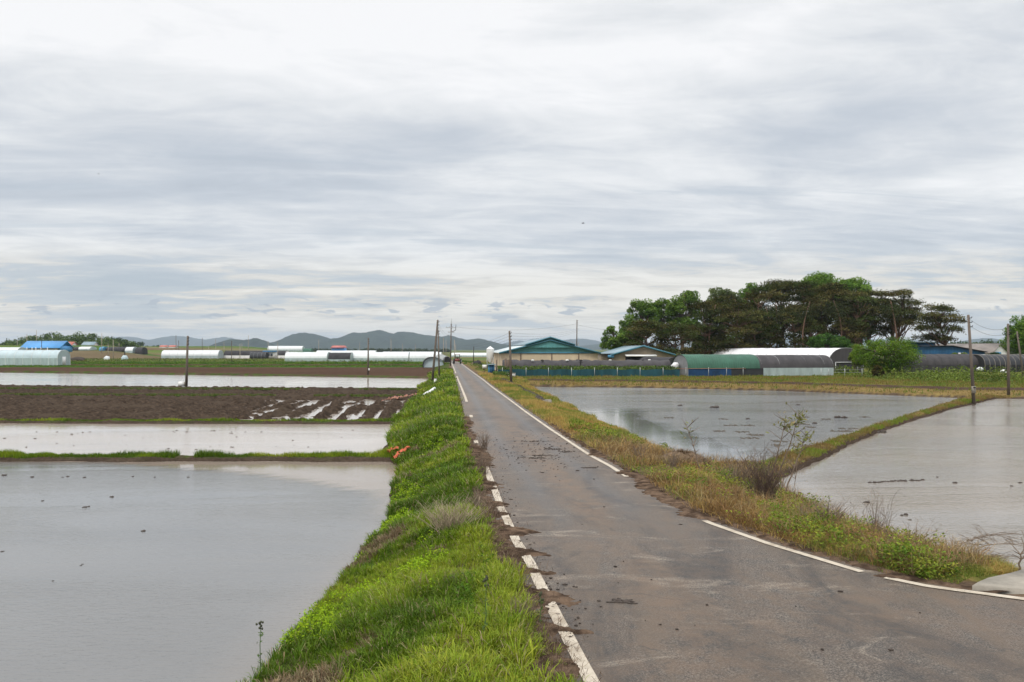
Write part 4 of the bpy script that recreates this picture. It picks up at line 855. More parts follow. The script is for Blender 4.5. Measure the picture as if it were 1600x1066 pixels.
m2 = MB(); m2.box(tuple(P(-1.2, -w/2-.4, 1.4)), (3.2, 2.2, .12)); m2.build('lean_to_roof', M['grey_roof'], root)
# tan shed
D = 140; w = hx(1052, D)-hx(957, D); cx = (hx(1052, D)+hx(957, D))/2
root = thing('barn', (cx, D, .5), 'low tan shed with blue-grey gable roof and wide dark opening', 'shed')
P = gable(root, (cx, D), (-.03, 1), w, 17, hz(554.5, D), hz(541.5, D), .5, 'tan', 'grey_blue_roof', 'tan', 'teal_trim', .5)
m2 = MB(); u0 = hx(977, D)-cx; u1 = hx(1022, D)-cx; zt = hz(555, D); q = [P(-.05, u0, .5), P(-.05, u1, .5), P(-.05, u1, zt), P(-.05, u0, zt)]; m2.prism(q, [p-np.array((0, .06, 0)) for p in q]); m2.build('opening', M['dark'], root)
m2 = MB(); q = [P(-.2, u0-.1, zt-.05), P(-.2, u1+.2, zt-.05), P(-1.5, u1+.2, zt-.22), P(-1.5, u0-.1, zt-.22)]; m2.prism(q, [p+np.array((0, 0, .17)) for p in q]); m2.build('awning', M['white_paint'], root)
m2 = MB(); m2.box((hx(954.5, D-.6), D-.6, hz(557, D)), (1.0, .1, .45)); m2.build('window', M['blue_paint'], root)
# annex joining the two
D = 141; m2 = MB(); root = thing('annex', (hx(947, D), D, .5), 'narrow tan lean-to joining the teal barn and tan shed', 'annex'); m2.box((hx(948, D), D+3, 1.85), (hx(957, D)-hx(939, D), 6, 2.7)); m2.build('wall', M['tan'], root); m2 = MB(); m2.box((hx(948, D), D+2.6, 3.3), (hx(958, D)-hx(937, D), 7, .14)); m2.build('roof', M['grey_blue_roof'], root)
# feed silo
D = 139; x = hx(766, D); root = thing('silo', (x, D, .5), 'small white feed silo with conical top beside the teal barn', 'silo')
def lathe(prof, c, sides=20):
    mb = MB()
    for r, z in prof: mb.v += [(c[0]+r*math.cos(2*math.pi*k/sides), c[1]+r*math.sin(2*math.pi*k/sides), z) for k in range(sides)]
    for j in range(len(prof)-1):
        for k in range(sides): a = j*sides+k; b = j*sides+(k+1) % sides; mb.face([a, b, b+sides, a+sides])
    return mb
lathe([(.02, hz(541, D)), (.62, hz(545.3, D)), (.66, hz(546, D)), (.64, hz(546.3, D))], (x, D)).build('cone_roof', M['white_paint'], root, True)
lathe([(.62, hz(546.1, D)), (.62, hz(558, D)), (.22, hz(566, D)), (.2, hz(567, D)), (.02, hz(567, D))], (x, D)).build('tank', M['white_paint'], root, True)
for sx in (-1, 1):
    for sy in (-1, 1): m2 = MB(); m2.tube([(x+sx*.5, D+sy*.5, .45), (x+sx*.5, D+sy*.5, hz(557, D))], .05, 5); m2.build('leg', M['steel'], root)
m2 = MB(); m2.tube([(x+.1, D-.1, hz(567, D)), (x+1.6, D-.6, hz(573, D)), (x+3.0, D-1, hz(571, D))], .09, 6); m2.build('auger_pipe', M['steel'], root)
# blue cabin, notice board, box, posts
D = 117; x0, x1 = hx(762.5, D), hx(772.5, D); root = thing('cabin', ((x0+x1)/2, D, .55), 'small blue cabin with flat pale roof by roadside fence', 'cabin')
m2 = MB(); m2.box(((x0+x1)/2, D+.6, (hz(570.5, D)+.5)/2), (x1-x0, 1.4, hz(570.5, D)-.5)); m2.build('wall', M['blue_paint'], root); m2 = MB(); m2.box(((x0+x1)/2, D+.5, hz(570.2, D)+.04), (x1-x0+.2, 1.8, .1)); m2.build('roof', M['grey_blue_roof'], root); m2 = MB(); m2.box((x0+.5, D-.12, 1.25), (.55, .05, 1.4)); m2.build('door', M['blue_wall'], root)
D = 115; root = thing('notice_board', (hx(757, D), D, .6), 'blank white board on a post beside the blue cabin', 'board'); m2 = MB(); m2.box((hx(757, D), D, hz(573, D)), (.58, .06, .5)); m2.build('panel', M['white_paint'], root); m2 = MB(); m2.tube([(hx(757, D), D+.06, .5), (hx(757, D), D+.06, hz(571, D))], .04, 5); m2.build('post', M['brown_wood'], root)
D = 107; root = thing('meter_box', (hx(799, D), D, .6), 'white meter cabinet behind the leaning roadside pole', 'cabinet'); m2 = MB(); m2.box((hx(799, D), D, hz(586.3, D)), (1.0, .5, .46)); m2.build('body', M['white_paint'], root); m2 = MB(); m2.box((hx(799, D), D, hz(583.3, D)), (1.1, .6, .05)); m2.build('lid', M['concrete'], root)
D = 88; root = thing('control_box', (hx(284, D), D, .25), 'white pump control box beside brown pole at water strip', 'box'); m2 = MB(); m2.box((hx(283.5, D), D, .42), (.58, .4, .5)); m2.build('body', M['white_paint'], root); m2 = MB(); m2.box((hx(290, D), D+.05, .42), (.3, .3, .44)); m2.build('side_case', M['concrete'], root)
for i, (px, t, b, wd, lab) in enumerate(((790, 560, 586, .28, 'dark rough post under the barn eave'), (795, 562, 584, .5, 'broad dark wooden gatepost beside the blue cabin'), (776, 563, 588, .16, 'thin grey gatepost right beside the blue cabin'))):
    D = 114+i; m2 = MB(); m2.tube([(hx(px, D), D, .4), (hx(px, D), D, hz(t, D))], [wd*.55, wd*.5], 7); props(m2.build('gatepost', M['brown_wood']), lab, 'post')
# roadside fence with netting
D = 110; root = thing('net_fence', (hx(950, D), D, .5), 'long teal net fence on thin posts along the farm', 'fence'); m2 = MB(); zt = hz(577.5, D)
xs = np.linspace(hx(778, D), hx(1062, D), 80); z_ = zt+.05*np.sin(xs*2.1); V = np.concatenate([np.stack([xs, D+.05*np.sin(xs*1.4), xs*0+.42], 1), np.stack([xs, D+.05*np.sin(xs*1.4+.5), z_], 1)]); i = np.arange(79); mesh_np('net', V, [np.stack([i, i+1, i+81, i+80], 1)], M['net'], root)
for px in (785, 822, 857, 893, 929, 964.6, 1000, 1036, 1071.5, 1107, 1135, 1161): m2 = MB(); m2.tube([(hx(px, D), D-.06, .4), (hx(px, D), D-.06, hz(574.3, D))], .035, 5); m2.build('post', M['steel'], root)
m2 = MB(); m2.tube([(hx(1058, D), D-.1, hz(576.3, D)), (hx(1165, D), D-.1, hz(575.8, D))], .028, 5); m2.build('rail', M['pink_cloth'], root)
D = 109; root = thing('wire_fence', (hx(1320, D), D, .5), 'thin wire fence posts before the white-roofed greenhouse doorway', 'fence')
for px in (1283, 1295, 1320, 1347): m2 = MB(); m2.tube([(hx(px, D), D, .4), (hx(px, D), D, hz(576, D))], .035, 5); m2.build('post', M['steel'], root)
for pz in (578, 582): m2 = MB(); m2.tube([(hx(1283, D), D, hz(pz, D)), (hx(1347, D), D, hz(pz, D))], .012, 4); m2.build('wire', M['steel'], root)
# buildings at far right
D = 150; root = thing('shed', (hx(1495, D), D, .5), 'long deep-blue lean-to shed behind the dark tunnels', 'shed')
q0 = [(hx(1440, D), D), (hx(1487, D), D), (hx(1539, D), D), (hx(1539, D), D+8), (hx(1440, D), D+8)]
tops = [hz(542, D), hz(541.5, D), hz(551, D), hz(551, D), hz(542, D)]; m2 = MB(); n = len(q0)
for k in range(n): a, b = q0[k], q0[(k+1) % n]; m2.poly([(*a, .4), (*b, .4), (*b, tops[(k+1) % n]), (*a, tops[k])])
m2.build('wall', M['blue_wall'], root)
m2 = MB(); lo = [(hx(1438, D), D-.5, hz(541.8, D)), (hx(1487, D), D-.5, hz(541.2, D)), (hx(1487, D), D+8.4, hz(541.2, D)), (hx(1438, D), D+8.4, hz(541.8, D))]; m2.prism([(a, b, c+.03) for a, b, c in lo], [(a, b, c+.16) for a, b, c in lo]); lo = [(hx(1487, D)+.01, D-.5, hz(541.2, D)), (hx(1541, D), D-.5, hz(551, D)), (hx(1541, D), D+8.4, hz(551, D)), (hx(1487, D)+.01, D+8.4, hz(541.2, D))]; m2.prism([(a, b, c+.03) for a, b, c in lo], [(a, b, c+.16) for a, b, c in lo]); m2.build('roof', M['dark_tarp'], root)
m2 = MB(); m2.box((hx(1503, D), D-.05, hz(553.5, D)), (1.3, .08, .5)); m2.build('window', M['white_paint'], root)
D = 165; root = thing('shed', (hx(1445, D), D, .5), 'taller flat blue shed behind the rightmost pine', 'shed'); m2 = MB(); m2.box((hx(1446, D), D+3, (hz(535.5, D)+.5)/2), (hx(1461, D)-hx(1430, D), 6, hz(535.5, D)-.5)); m2.build('wall', M['blue_wall'], root); m2 = MB(); m2.box((hx(1445, D), D+3, hz(535, D)), (4.6, 7, .15)); m2.build('roof', M['grey_blue_roof'], root)
D = 172; root = thing('farmhouse', (hx(1556, D), D, .5), 'white gable-ended house with worn grey-brown roof', 'house')
P = gable(root, (hx(1562, D), D), (-.55, .8), 6.6, 14, hz(552, D), hz(538, D), .4, 'white_paint', 'grey_roof', 'white_paint', None, .35)
m2 = MB(); m2.box((hx(1556, D-.6), D-1.0, hz(553.5, D)), (1.6, .1, .9)); m2.build('window', M['blue_paint'], root)

# left-hand plain
simple_tunnel('nearest big clear tunnel greenhouse at photo left edge', (hx(-60, 197), 197.), (hx(100, 196), 196.), 5.2, 3.55, .3, 'film_blue', 1.7, 12, door=1, r=.035, hoopm='white_paint')
D = 232; root = thing('house', (hx(66, D), D, .3), 'bright blue-roofed house behind the clear tunnel greenhouse', 'house'); P = gable(root, (hx(91, D), D+3), (-1, 0), 6.5, hx(91, D)-hx(38, D), hz(543, D), hz(533.6, D), .3, 'cream', 'blue_roof', 'blue_roof', None, .9)
m2 = MB(); m2.box((hx(94.4, D), D+3, hz(545.5, D)), (.12, 6.4, 1.6)); m2.build('side_panel', M['blue_roof'], root)
for px in (44, 52, 58, 66, 76): m2 = MB(); m2.tube([(hx(px, D-1), D-1.6, .3), (hx(px, D-1), D-1.6, hz(543, D))], .09, 5); m2.build('porch_post', M['white_paint'], root)
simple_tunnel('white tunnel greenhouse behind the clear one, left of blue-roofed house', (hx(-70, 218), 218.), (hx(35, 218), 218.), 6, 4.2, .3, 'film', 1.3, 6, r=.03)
simple_tunnel('lone white tunnel greenhouse behind the brown pole', (hx(257, 345), 345.), (hx(345, 345), 345.), 6.5, 3.35, .3, 'film', 1.2, 7, r=.03)
root, A = simple_tunnel('long black-net tunnel with pale base among far fields', (hx(354, 352), 352.), (hx(449, 352), 352.), 7, 3.2, .3, 'black_net', 1.2, 6, 'far black tunnels', 'white_paint', r=.02, hoopm='dark')
D = 335; root = thing('hut', (hx(424, D), D, .3), 'white hut with blue flat roof before black tunnel', 'hut'); m2 = MB(); m2.box((hx(425, D), D, 1.7), (hx(431, D)-hx(418, D), 3, 2.8)); m2.build('wall', M['white_paint'], root); m2 = MB(); m2.box((hx(423, D), D-.3, 3.25), (hx(432, D)-hx(412, D), 4, .3)); m2.build('roof', M['blue_roof'], root)
for px in (421.5, 426): m2 = MB(); m2.box((hx(px, D), D-1.52, 1.9), (.9, .06, 1.0)); m2.build('window', M['glass'], root)
simple_tunnel('short black shelter tunnel beside the white blue-roofed hut', (hx(393, 330), 330.), (hx(417, 330), 330.), 5, 2.5, .3, 'dark_tarp', .8, 4, 'far black tunnels', 'dark', r=.02)
for a, b, lab in ((449, 514, 'long low white tunnel greenhouse left of the black-covered one'), (553, 640, 'long low white tunnel greenhouse right of the black-covered one'), (641.5, 690, 'long low white tunnel greenhouse nearest the paired poles')):
    simple_tunnel(lab, (hx(a, 262), 262.), (hx(b, 262), 262.), 6, 2.85, .3, 'film', 1.0, 10, hoopm='white_paint', r=.025)
simple_tunnel('short tunnel greenhouse under black cover between white tunnels', (hx(516, 258), 258.), (hx(550, 258), 258.), 6.2, 2.7, .3, 'black_net', .7, 4, 'far black tunnels', 'film_wall', r=.02, hoopm='dark')
root, A = simple_tunnel('black-covered tunnel mouth facing the road beside paired poles', (hx(677.5, 172), 172.), (hx(677.5, 172)-1.2, 182.), 4.1, 2.0, .35, 'dark_tarp', .35, 5, 'far black tunnels', 'dark_tarp', r=.03, endm='film_blue', hoopm='dark')
A.shell(-.06, .10, 1.10, .35).build('edge_band', M['dark'], root, True)
root, A = simple_tunnel('white tunnel end beside the road pole', (hx(690, 215), 215.), (hx(690, 215)-2, 235.), 3.2, 2.3, .35, 'film', .7, 5, endm='film', r=.03)
root, A = simple_tunnel('small black tunnel end beside the road pole', (hx(699, 210), 210.), (hx(699, 210)-2, 226.), 1.7, 1.9, .35, 'dark_tarp', .5, 4, 'far black tunnels', 'dark', r=.02)
for a, b, D, t, lab, cv in ((420, 474, 620, 540.5, 'long pale multi-bay greenhouse with green-white roof far off', 'film'), (496, 588, 520, 547.5, 'far thin white tunnel left of the lone brown pole', 'film'), (599, 686, 470, 549.3, 'far thin white tunnel right of the lone brown pole', 'film'), (706, 761, 400, 551, 'far white tunnel behind the road end', 'film'), (128, 146, 420, 541.5, 'far short white tunnel before the wooded hill', 'film'), (200, 212, 420, 542, 'far tiny white tunnel right of dark sheds', 'film'), (98, 106, 420, 541.5, 'far pale tunnel end beside blue-roofed house', 'film'), (112, 128, 420, 541.8, 'far short black tunnel left of short white tunnel', 'black_net'), (171, 200, 420, 542, 'far long dark tunnel before the wooded hill', 'black_net'), (216, 226, 420, 542.5, 'far short dark tunnel at the hill foot', 'black_net'), (475, 488, 540, 544.3, 'far small teal-roofed tunnel beside pale greenhouse', 'green_sheet'), (160, 166, 418, 541.5, 'far small blue-sheeted shelter', 'blue_paint')):
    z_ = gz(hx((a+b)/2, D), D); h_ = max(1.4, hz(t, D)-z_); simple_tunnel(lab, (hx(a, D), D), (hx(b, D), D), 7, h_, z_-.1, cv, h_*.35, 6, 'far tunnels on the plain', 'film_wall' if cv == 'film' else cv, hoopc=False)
D = 520; root = thing('warehouse', (hx(527, D), D, .3), 'far blue-walled building with red hipped roof', 'warehouse'); m2 = MB(); m2.box((hx(528, D), D+4, hz(544.5, D)/2+.5), (hx(538, D)-hx(518, D), 8, hz(544.5, D)+.6)); m2.build('wall', M['blue_roof'], root); m2 = MB()
q = [(hx(516.5, D), D-1, hz(544, D)), (hx(538.5, D), D-1, hz(544, D)), (hx(538.5, D), D+9, hz(544, D)), (hx(516.5, D), D+9, hz(544, D))]; q2 = [(hx(518.5, D), D+2, hz(540.2, D)), (hx(537, D), D+2, hz(540.2, D)), (hx(537, D), D+6, hz(540.2, D)), (hx(518.5, D), D+6, hz(540.2, D))]; m2.prism(q, q2); m2.build('roof', M['red_roof'], root)
for a, b, D, rm, lab in ((99, 116, 470, 'red_roof', 'far pale house with pinkish roof under wooded hill'), (132, 150, 480, 'grey_blue_roof', 'far house with grey-blue roof under wooded hill'), (52, 64, 520, 'red_roof', 'far house with dull red roof behind the blue-roofed house'), (252, 262, 640, 'red_roof', 'far low orange-roofed house left of the brown pole'), (266, 276, 640, 'red_roof', 'second far low orange-roofed house beside the brown pole')):
    root = thing('house', ((hx(a, D)+hx(b, D))/2, D, gz(hx((a+b)/2, D), D)-.3), lab, 'house', 'far houses on the plain'); gable(root, (hx(b, D), D), (-1, 0), 6, hx(b, D)-hx(a, D), hz(539.5 if D < 600 else 542, D), hz(534.5 if D < 500 else (532 if D < 600 else 540), D), gz(hx((a+b)/2, D), D)-.3, 'white_paint', rm, None, None, .4)
def heap(px, py, D, s, label, mat, name, cat, post=None):
    x, y, z = Wp(px, py, D); root = thing(name, (x, y, .3), label, cat); mb = MB(); mb.blob((x, y, .3+s[2]*.4), s, int(px), 12, 7, .2); mb.build('cover', M[mat], root, True)
    if post: m3 = MB(); m3.tube([(x, y-.2, .3), (x+.1, y-.2, post)], .16, 6); m3.build('post', M['dark'], root)
heap(195, 560, 300, (1.15, .8, 1.1), 'pale blue tarpaulin heap with dark post in weeds', 'blue_heap' if 'blue_heap' in M else 'film_blue', 'tarpaulin_heap', 'tarpaulin', 3.0)
heap(167, 561, 300, (1.1, .8, .95), 'rounded white plastic heap in weeds beside a pole', 'film', 'plastic_heap', 'plastic heap')
heap(120, 559, 270, (2.8, 1.2, .9), 'low dark soil heap right of the clear tunnel greenhouse', 'clod', 'soil_heap', 'heap')
for i, (px, s) in enumerate(((738, .5), (742.5, .75), (747, .9), (751, .55))): heap(px, 563, 190, (s*.8, .5, s), ('pale brown bundle at field edge beyond the road', 'dark bundle beside the slim dark pole', 'largest dark bundle at field edge beyond the road', 'small dark bundle farthest from the road')[i], 'brown_wood' if i == 0 else 'black_net', 'bundle', 'bundle')

# ------------------------------------------------------------------ poles and wires
def pole(px, pyb, pyt, D, label, dx=0, r=.13, mat='pole', z0=None, arms=(), extra=None, group='wooden and concrete utility poles', name='utility_pole', cat='pole'):
    x = hx(px, D); zb = gz(x, D)-.1 if z0 is None else z0; zt = hz(pyt, D); xt = hx(px+dx, D); root = thing(name, (x, D, zb), label, cat, group); mb = MB()
    mb.tube([(x, D, zb), ((x+xt)/2, D, (zb+zt)/2), (xt, D, zt)], [r, r*.85, r*.68], 10); mb.build('shaft', M[mat], root)
    for (zz, ln, mt) in arms:
        k = (zz-zb)/(zt-zb); xa = x+(xt-x)*k; mb = MB(); mb.box((xa, D-.12, zz), (ln, .09, .11)); a = mb.build('crossarm', M['steel'], root)
        for q in (-.45, -.15, .15, .45): m3 = MB(); m3.tube([(xa+q*ln, D-.12, zz+.06), (xa+q*ln, D-.12, zz+.24)], [.05, .035], 6); m3.build('insulator', M['concrete'], a)
    if r > .08:
        for q in range(3): m3 = MB(); zz = zt-.25-.32*q; xa = xt+(x-xt)*(zt-zz)/(zt-zb); m3.tube([(xa, D-.08, zz), (xa+.16, D-.12, zz+.02), (xa+.18, D-.12, zz+.12)], .03, 5); m3.build('insulator', M['dark'], root)
    return root, np.array((xt, D, zt))
pr, tA = pole(1522, 628, 492, 61.8, 'tall brown pole with grey box on bund between right paddies', -9, .125)
mb = MB(); mb.box((hx(1521, 61.6), 61.56, hz(609, 61.6)), (.24, .16, .5)); bx = mb.build('switch_box', M['concrete'], pr); mb = MB(); mb.tube([(hx(1521, 61.6), 61.46, hz(605.5, 61.6)), (hx(1521, 61.6), 61.45, hz(604.5, 61.6))], .09, 8); mb.build('cap', M['dark'], bx)
_, tB = pole(1576, 616, 506, 70, 'brown pole standing second from the right at bund end', -1, .125)
_, tC = pole(1600, 592, 518, 98, 'leaning brown pole at photo right edge before the tree', -11, .12)
_, tD = pole(799, 601, 517, 81, 'brown pole on dry verge beside pond and road', -3, .13)
_, tE = pole(675, 602, 500, 88, 'leaning brown pole, front one of the joined pair by road', 9, .13)
_, tF = pole(686.5, 591, 515, 100, 'prop pole, rear one of the joined pair by road', -2, .11)
_, tG = pole(704, 572, 506, 165, 'tall roadside pole with crossarms and top spike', 1, .14, arms=((8.2, 2.0, 0), (7.3, 1.2, 0)))
mb = MB(); mb.tube([tG, tG+np.array((.1, 0, 1.0))], .05, 5); mb.build('top_spike', M['steel'], _); mb = MB(); mb.tube([(tG[0]+.2, 164.8, 7.4), (tG[0]+.9, 164.6, 7.7), (tG[0]+.95, 164.6, 8.8)], .05, 5); mb.build('side_bracket', M['dark'], _)
_, tH = pole(291, 607, 525, 87, 'lone brown pole with control box at water strip', 2.5, .14, z0=.05)
pr, _ = pole(575, 590, 528, 124, 'lone dark pole with white sign at far edge of water strip', .5, .13)
mb = MB(); mb.box((hx(576.5, 123.7), 123.75, hz(577.5, 124)), (.2, .06, .3)); mb.build('sign_plate', M['white_paint'], pr)
_, tI = pole(901, 545, 500, 175, 'tall dark pole behind the teal barn roof', .5, .14, 'pole', .4)
_, tJ = pole(740, 566, 541.5, 205, 'slim dark pole beside field bundles beyond road', 0, .12, 'black_paint')
_, tK = pole(65, 550, 530, 226, 'dark slim pole before the blue-roofed house', 0, .10, 'black_paint', .3)
far = [(159, 545, 521, 400, 'p'), (177, 558.5, 531, 330, 'p'), (169, 551, 537, 380, 'p'), (275, 546, 524, 470, 'd'), (279, 559.5, 532, 345, 'd'), (316, 546, 528, 520, 'd'), (337, 547, 530, 500, 'p'), (326, 547, 541, 500, 'p'), (350, 550, 535, 480, 'p'), (375, 562, 538, 320, 'p'), (378, 548, 536, 560, 'p'), (388, 547, 524, 520, 'p'), (434, 562, 535, 325, 'p'), (362, 566, 533, 250, 'd'), (419, 549, 533, 500, 'p'), (498, 548, 530, 560, 'p'), (562, 547, 535, 640, 'p'), (611, 551, 529, 430, 'p'), (629, 547, 537, 600, 'p'), (649, 548, 538, 600, 'p'), (693, 560, 528, 300, 'p'), (697, 558, 532, 360, 'p'), (710, 560, 531, 300, 'p'), (712, 556, 538, 420, 'p'), (894, 541, 534, 480, 'p'), (904, 541, 535, 480, 'p'), (27, 541, 531, 460, 'p'), (42, 536, 522, 430, 'p'), (57, 532, 516, 440, 'p'), (186, 545, 536, 460, 'p')]
for i, (px, b, t, D, k) in enumerate(far): pole(px, b, t, D, 'slim distant pole standing on the far plain', 0, .13 if D < 400 else .16, 'pole_pale' if k == 'p' else 'pole', None, group='distant slim poles', arms=())
def wire(a, b, sag, label, off=(0, 0, 0), r=.009):
    mb = MB(); A = np.array(a)+np.array(off); B = np.array(b)+np.array(off); mb.tube([A+(B-A)*t-np.array((0, 0, 4*sag*t*(1-t))) for t in np.linspace(0, 1, 13)], r, 4, False)
    props(mb.build('power_line', M['black_paint']), label, 'wire', 'overhead wires')
dn = lambda p, k: p-np.array((0, .1, k))
for k in (.3, .75): wire(dn(tA, k), dn(tB, k), .45, 'thin wire between the two brown poles on the right bund', r=.012)
wire(dn(tB, .3), dn(tC, .3), .3, 'thin wire from second right pole to leaning edge pole'); 
for k in (.3, .62): wire(dn(tE, k), dn(tG, k+1.6), .7, 'thin wire from the leaning paired pole to crossarm pole')
for k in (.2, .5, .8): wire(dn(tD, k), np.array((hx(905, 190), 190, 9-k)), .6, 'thin wire from verge pole toward the pole behind barn'); wire(dn(tD, k), dn(tG, 3.5+k), .8, 'thin wire from verge pole back to crossarm pole')
wire(np.array((tG[0]+1, 165, 8.3)), dn(tI, .8), .9, 'long thin wire crossing sky above the teal barn', r=.013); wire(dn(tI, 1.0), np.array((hx(1010, 190), 190, 8.2)), .6, 'thin wire from pole behind barn toward the pines', r=.013)
wire(dn(tH, .25), dn(tE, .6), 1.1, 'thin sagging wire between brown pole and paired poles', r=.008) if False else None

# ------------------------------------------------------------------ trees
def crown_obj(name, P, size, col, mat, parent, flat=.5, aspect=.6):
    V, Fc, Cc = leaves(np.array(P), size, col, flat, aspect); return mesh_np(name, V, Fc, M[mat], parent, cols=Cc)
def trunk_mb(base, top, r, rr, bend=.06, sides=8):
    mb = MB(); b = np.array(base, float); t = np.array(top, float); h = np.linalg.norm(t-b); pts = []; bx, by = rr.gauss(0, bend*h), rr.gauss(0, bend*h)
    for j in range(8):
        q = j/7; p = b+(t-b)*q; s = math.sin(q*math.pi); p[0] += bx*s; p[1] += by*s; pts.append(p)
    mb.tube(pts, [r*(1.15 if j == 0 else 1)*(1-.72*j/7) for j in range(8)], sides); return mb, pts
def pine(px, pyt, hw, pyc, D, label, seed, group='dark pines of the grove'):
    rr = random.Random(seed); g = np.random.default_rng(seed); x = hx(px, D); zt = hz(pyt, D); zc = hz(pyc, D); Rw = hw/F*D; lean = rr.gauss(0, .06)*(zt)
    root = thing('pine_tree', (x, D, .4), label, 'pine tree', group)
    mb, pts = trunk_mb((x-lean, D, .2), (x+lean*.4, D, zt-(zt-zc)*.18), .34*(zt/15), rr, .05)
    pads = []
    Rw *= 1.22; zc -= .12*(zt-zc); n = max(22, int(56*(Rw/5)*(zt-zc)/9))
    for i in range(n):
        q = rr.random(); h = zc+(zt-zc)*q; prof = math.sqrt(max(.06, 1-((q-.42)/.64)**2)); a = rr.uniform(0, 6.283); rad = Rw*prof*math.sqrt(rr.uniform(.02, 1))*.86
        c = np.array((x+rad*math.cos(a), D+rad*math.sin(a)*.9, h)); pr_ = Rw*rr.uniform(.24, .46); pads.append((c, pr_))
        k = int(min(6, max(2, 2+5*(h-zc)/(zt-zc+.1)))); s = pts[k]; m = (s+c)/2+np.array((0, 0, -.15*np.linalg.norm(c-s)*.3)); mb.tube([s, m, c-np.array((0, 0, .15))], [.12, .09, .03], 5, False)
    pads.append((np.array((x+lean*.3, D, zt-.5)), Rw*.36))
    mb.build('trunk', M['pine_bark'], root)
    P = []; S_ = []; Cl = []
    for c, r in pads:
        m = int(190*(r/1.6)**2)+80; a = g.uniform(0, 6.283, m); q = np.sqrt(g.uniform(0, 1, m))*r*(1+.22*np.sin(a*3+c[0]*5)+.12*np.sin(a*7+c[2]*3)); z = g.normal(0, .2, m)+(.34*r*(1-(q/r)**2))*g.uniform(-.1, 1, m)
        P.append(np.stack([c[0]+q*np.cos(a), c[1]+q*np.sin(a), c[2]+z], 1)); t = g.uniform(.5, 1.5)
        hue = g.uniform(0, 1)**1.1; base = C(.044, .062, .018)*(1-hue)+C(.094, .078, .029)*hue; tint = base*t
        Cl.append(tint*g.uniform(.65, 1.45, (m, 1))*g.uniform(.9, 1.1, (m, 3))); S_.append(g.uniform(.20, .46, m))
    crown_obj('crown', np.concatenate(P), np.concatenate(S_), np.concatenate(Cl), 'needle', root, .2, .42)
def broadleaf(px, pyt, hw, pyb, D, label, seed, c0, c1, group='leafy trees behind the pines', base=None, dens=1.0, nm='leafy_tree', cat='tree', zg=.3, lf=(.22, .5)):
    rr = random.Random(seed); g = np.random.default_rng(seed); x = hx(px, D); zt = hz(pyt, D); zb = hz(pyb, D); Rw = hw/F*D; root = thing(nm, (x, D, zg), label, cat, group)
    mb, pts = trunk_mb((x+rr.gauss(0, .4), D, zg-.2), (x, D, zt-(zt-zb)*.15), .028*(zt-zg)+.03, rr, .03); Hc = (zt-zb)/2; cz = (zt+zb)/2; cl = []
    n = int(46*dens*max(1, (Rw*Hc)/14))
    for i in range(n):
        v = np.array((rr.gauss(0, 1), rr.gauss(0, 1), rr.gauss(0, 1))); v /= np.linalg.norm(v); k = rr.uniform(.45, 1)**.6
        c = np.array((x+v[0]*Rw*.82*k, D+v[1]*Rw*.82*k, cz+v[2]*Hc*.84*k)); r = min(Rw, Hc)*rr.uniform(.17, .36); cl.append((c, r)); s = pts[min(6, max(2, int(2+4*(c[2]-zb)/(zt-zb+.01))))]
        mb.tube([s, (s*.5+c*.5)+np.array((0, 0, .1*Rw*.3)), c], [.045*Rw**.5, .03*Rw**.5, .012], 4, False)
    mb.build('trunk', M['bark'], root); P = []; S_ = []; Cl = []
    for c, r in cl:
        m = int(120*(r/.9)**1.7)+70; v = g.normal(0, 1, (m, 3)); v /= np.linalg.norm(v, axis=1)[:, None]; q = g.uniform(.25, 1, m)**.5*r; P.append(c+v*q[:, None]*np.array((1.1, 1.1, .8)))
        t = g.uniform(0, 1); Cl.append((np.array(c0)*(1-t)+np.array(c1)*t)*g.uniform(.7, 1.35, (m, 1))*g.uniform(.92, 1.08, (m, 3))); S_.append(g.uniform(lf[0], lf[1], m))
    crown_obj('crown', np.concatenate(P), np.concatenate(S_), np.concatenate(Cl), 'leaf', root, .5, .6)
LG = ((.07, .135, .022), (.17, .26, .042)); BG = ((.085, .17, .022), (.18, .29, .045)); DG = ((.03, .075, .014), (.06, .125, .022)); PG = ((.10, .135, .045), (.17, .20, .075))
for a in [(958, 507, 24, 552, 165, 'small leafy tree at left end of the grove', *LG, .7), (985, 490, 26, 550, 168, 'mid-height leafy tree beside the small left one', *LG, .9), (1003, 463, 26, 535, 176, 'leafy tree with rounded top at left shoulder of grove', *LG, .9), (1034, 458, 22, 540, 182, 'narrow leafy tree between the two rounded left tops', *LG, .8), (1070, 447, 30, 530, 178, 'tall bright leafy tree in left half of grove', *LG, 1), (1128, 443, 32, 500, 185, 'pale yellowish leafy tree behind the pines', *PG, .7), (1170, 438, 20, 490, 190, 'slim bright leafy treetop behind the pines', *BG, .8), (1285, 424, 38, 490, 196, 'bright green treetop rising highest behind the pines', *BG, 1.1), (1330, 431, 36, 490, 194, 'bright green treetop right of the highest one', *BG, 1.1), (1335, 480, 30, 545, 190, 'shaded leafy tree low among the pines', *DG, .8), (1090, 500, 28, 550, 180, 'shaded leafy tree low in left half of grove', *DG, .8)]:
    broadleaf(a[0], a[1], a[2], a[3], a[4], a[5], int(a[0]*3), a[6], a[7], dens=a[8])
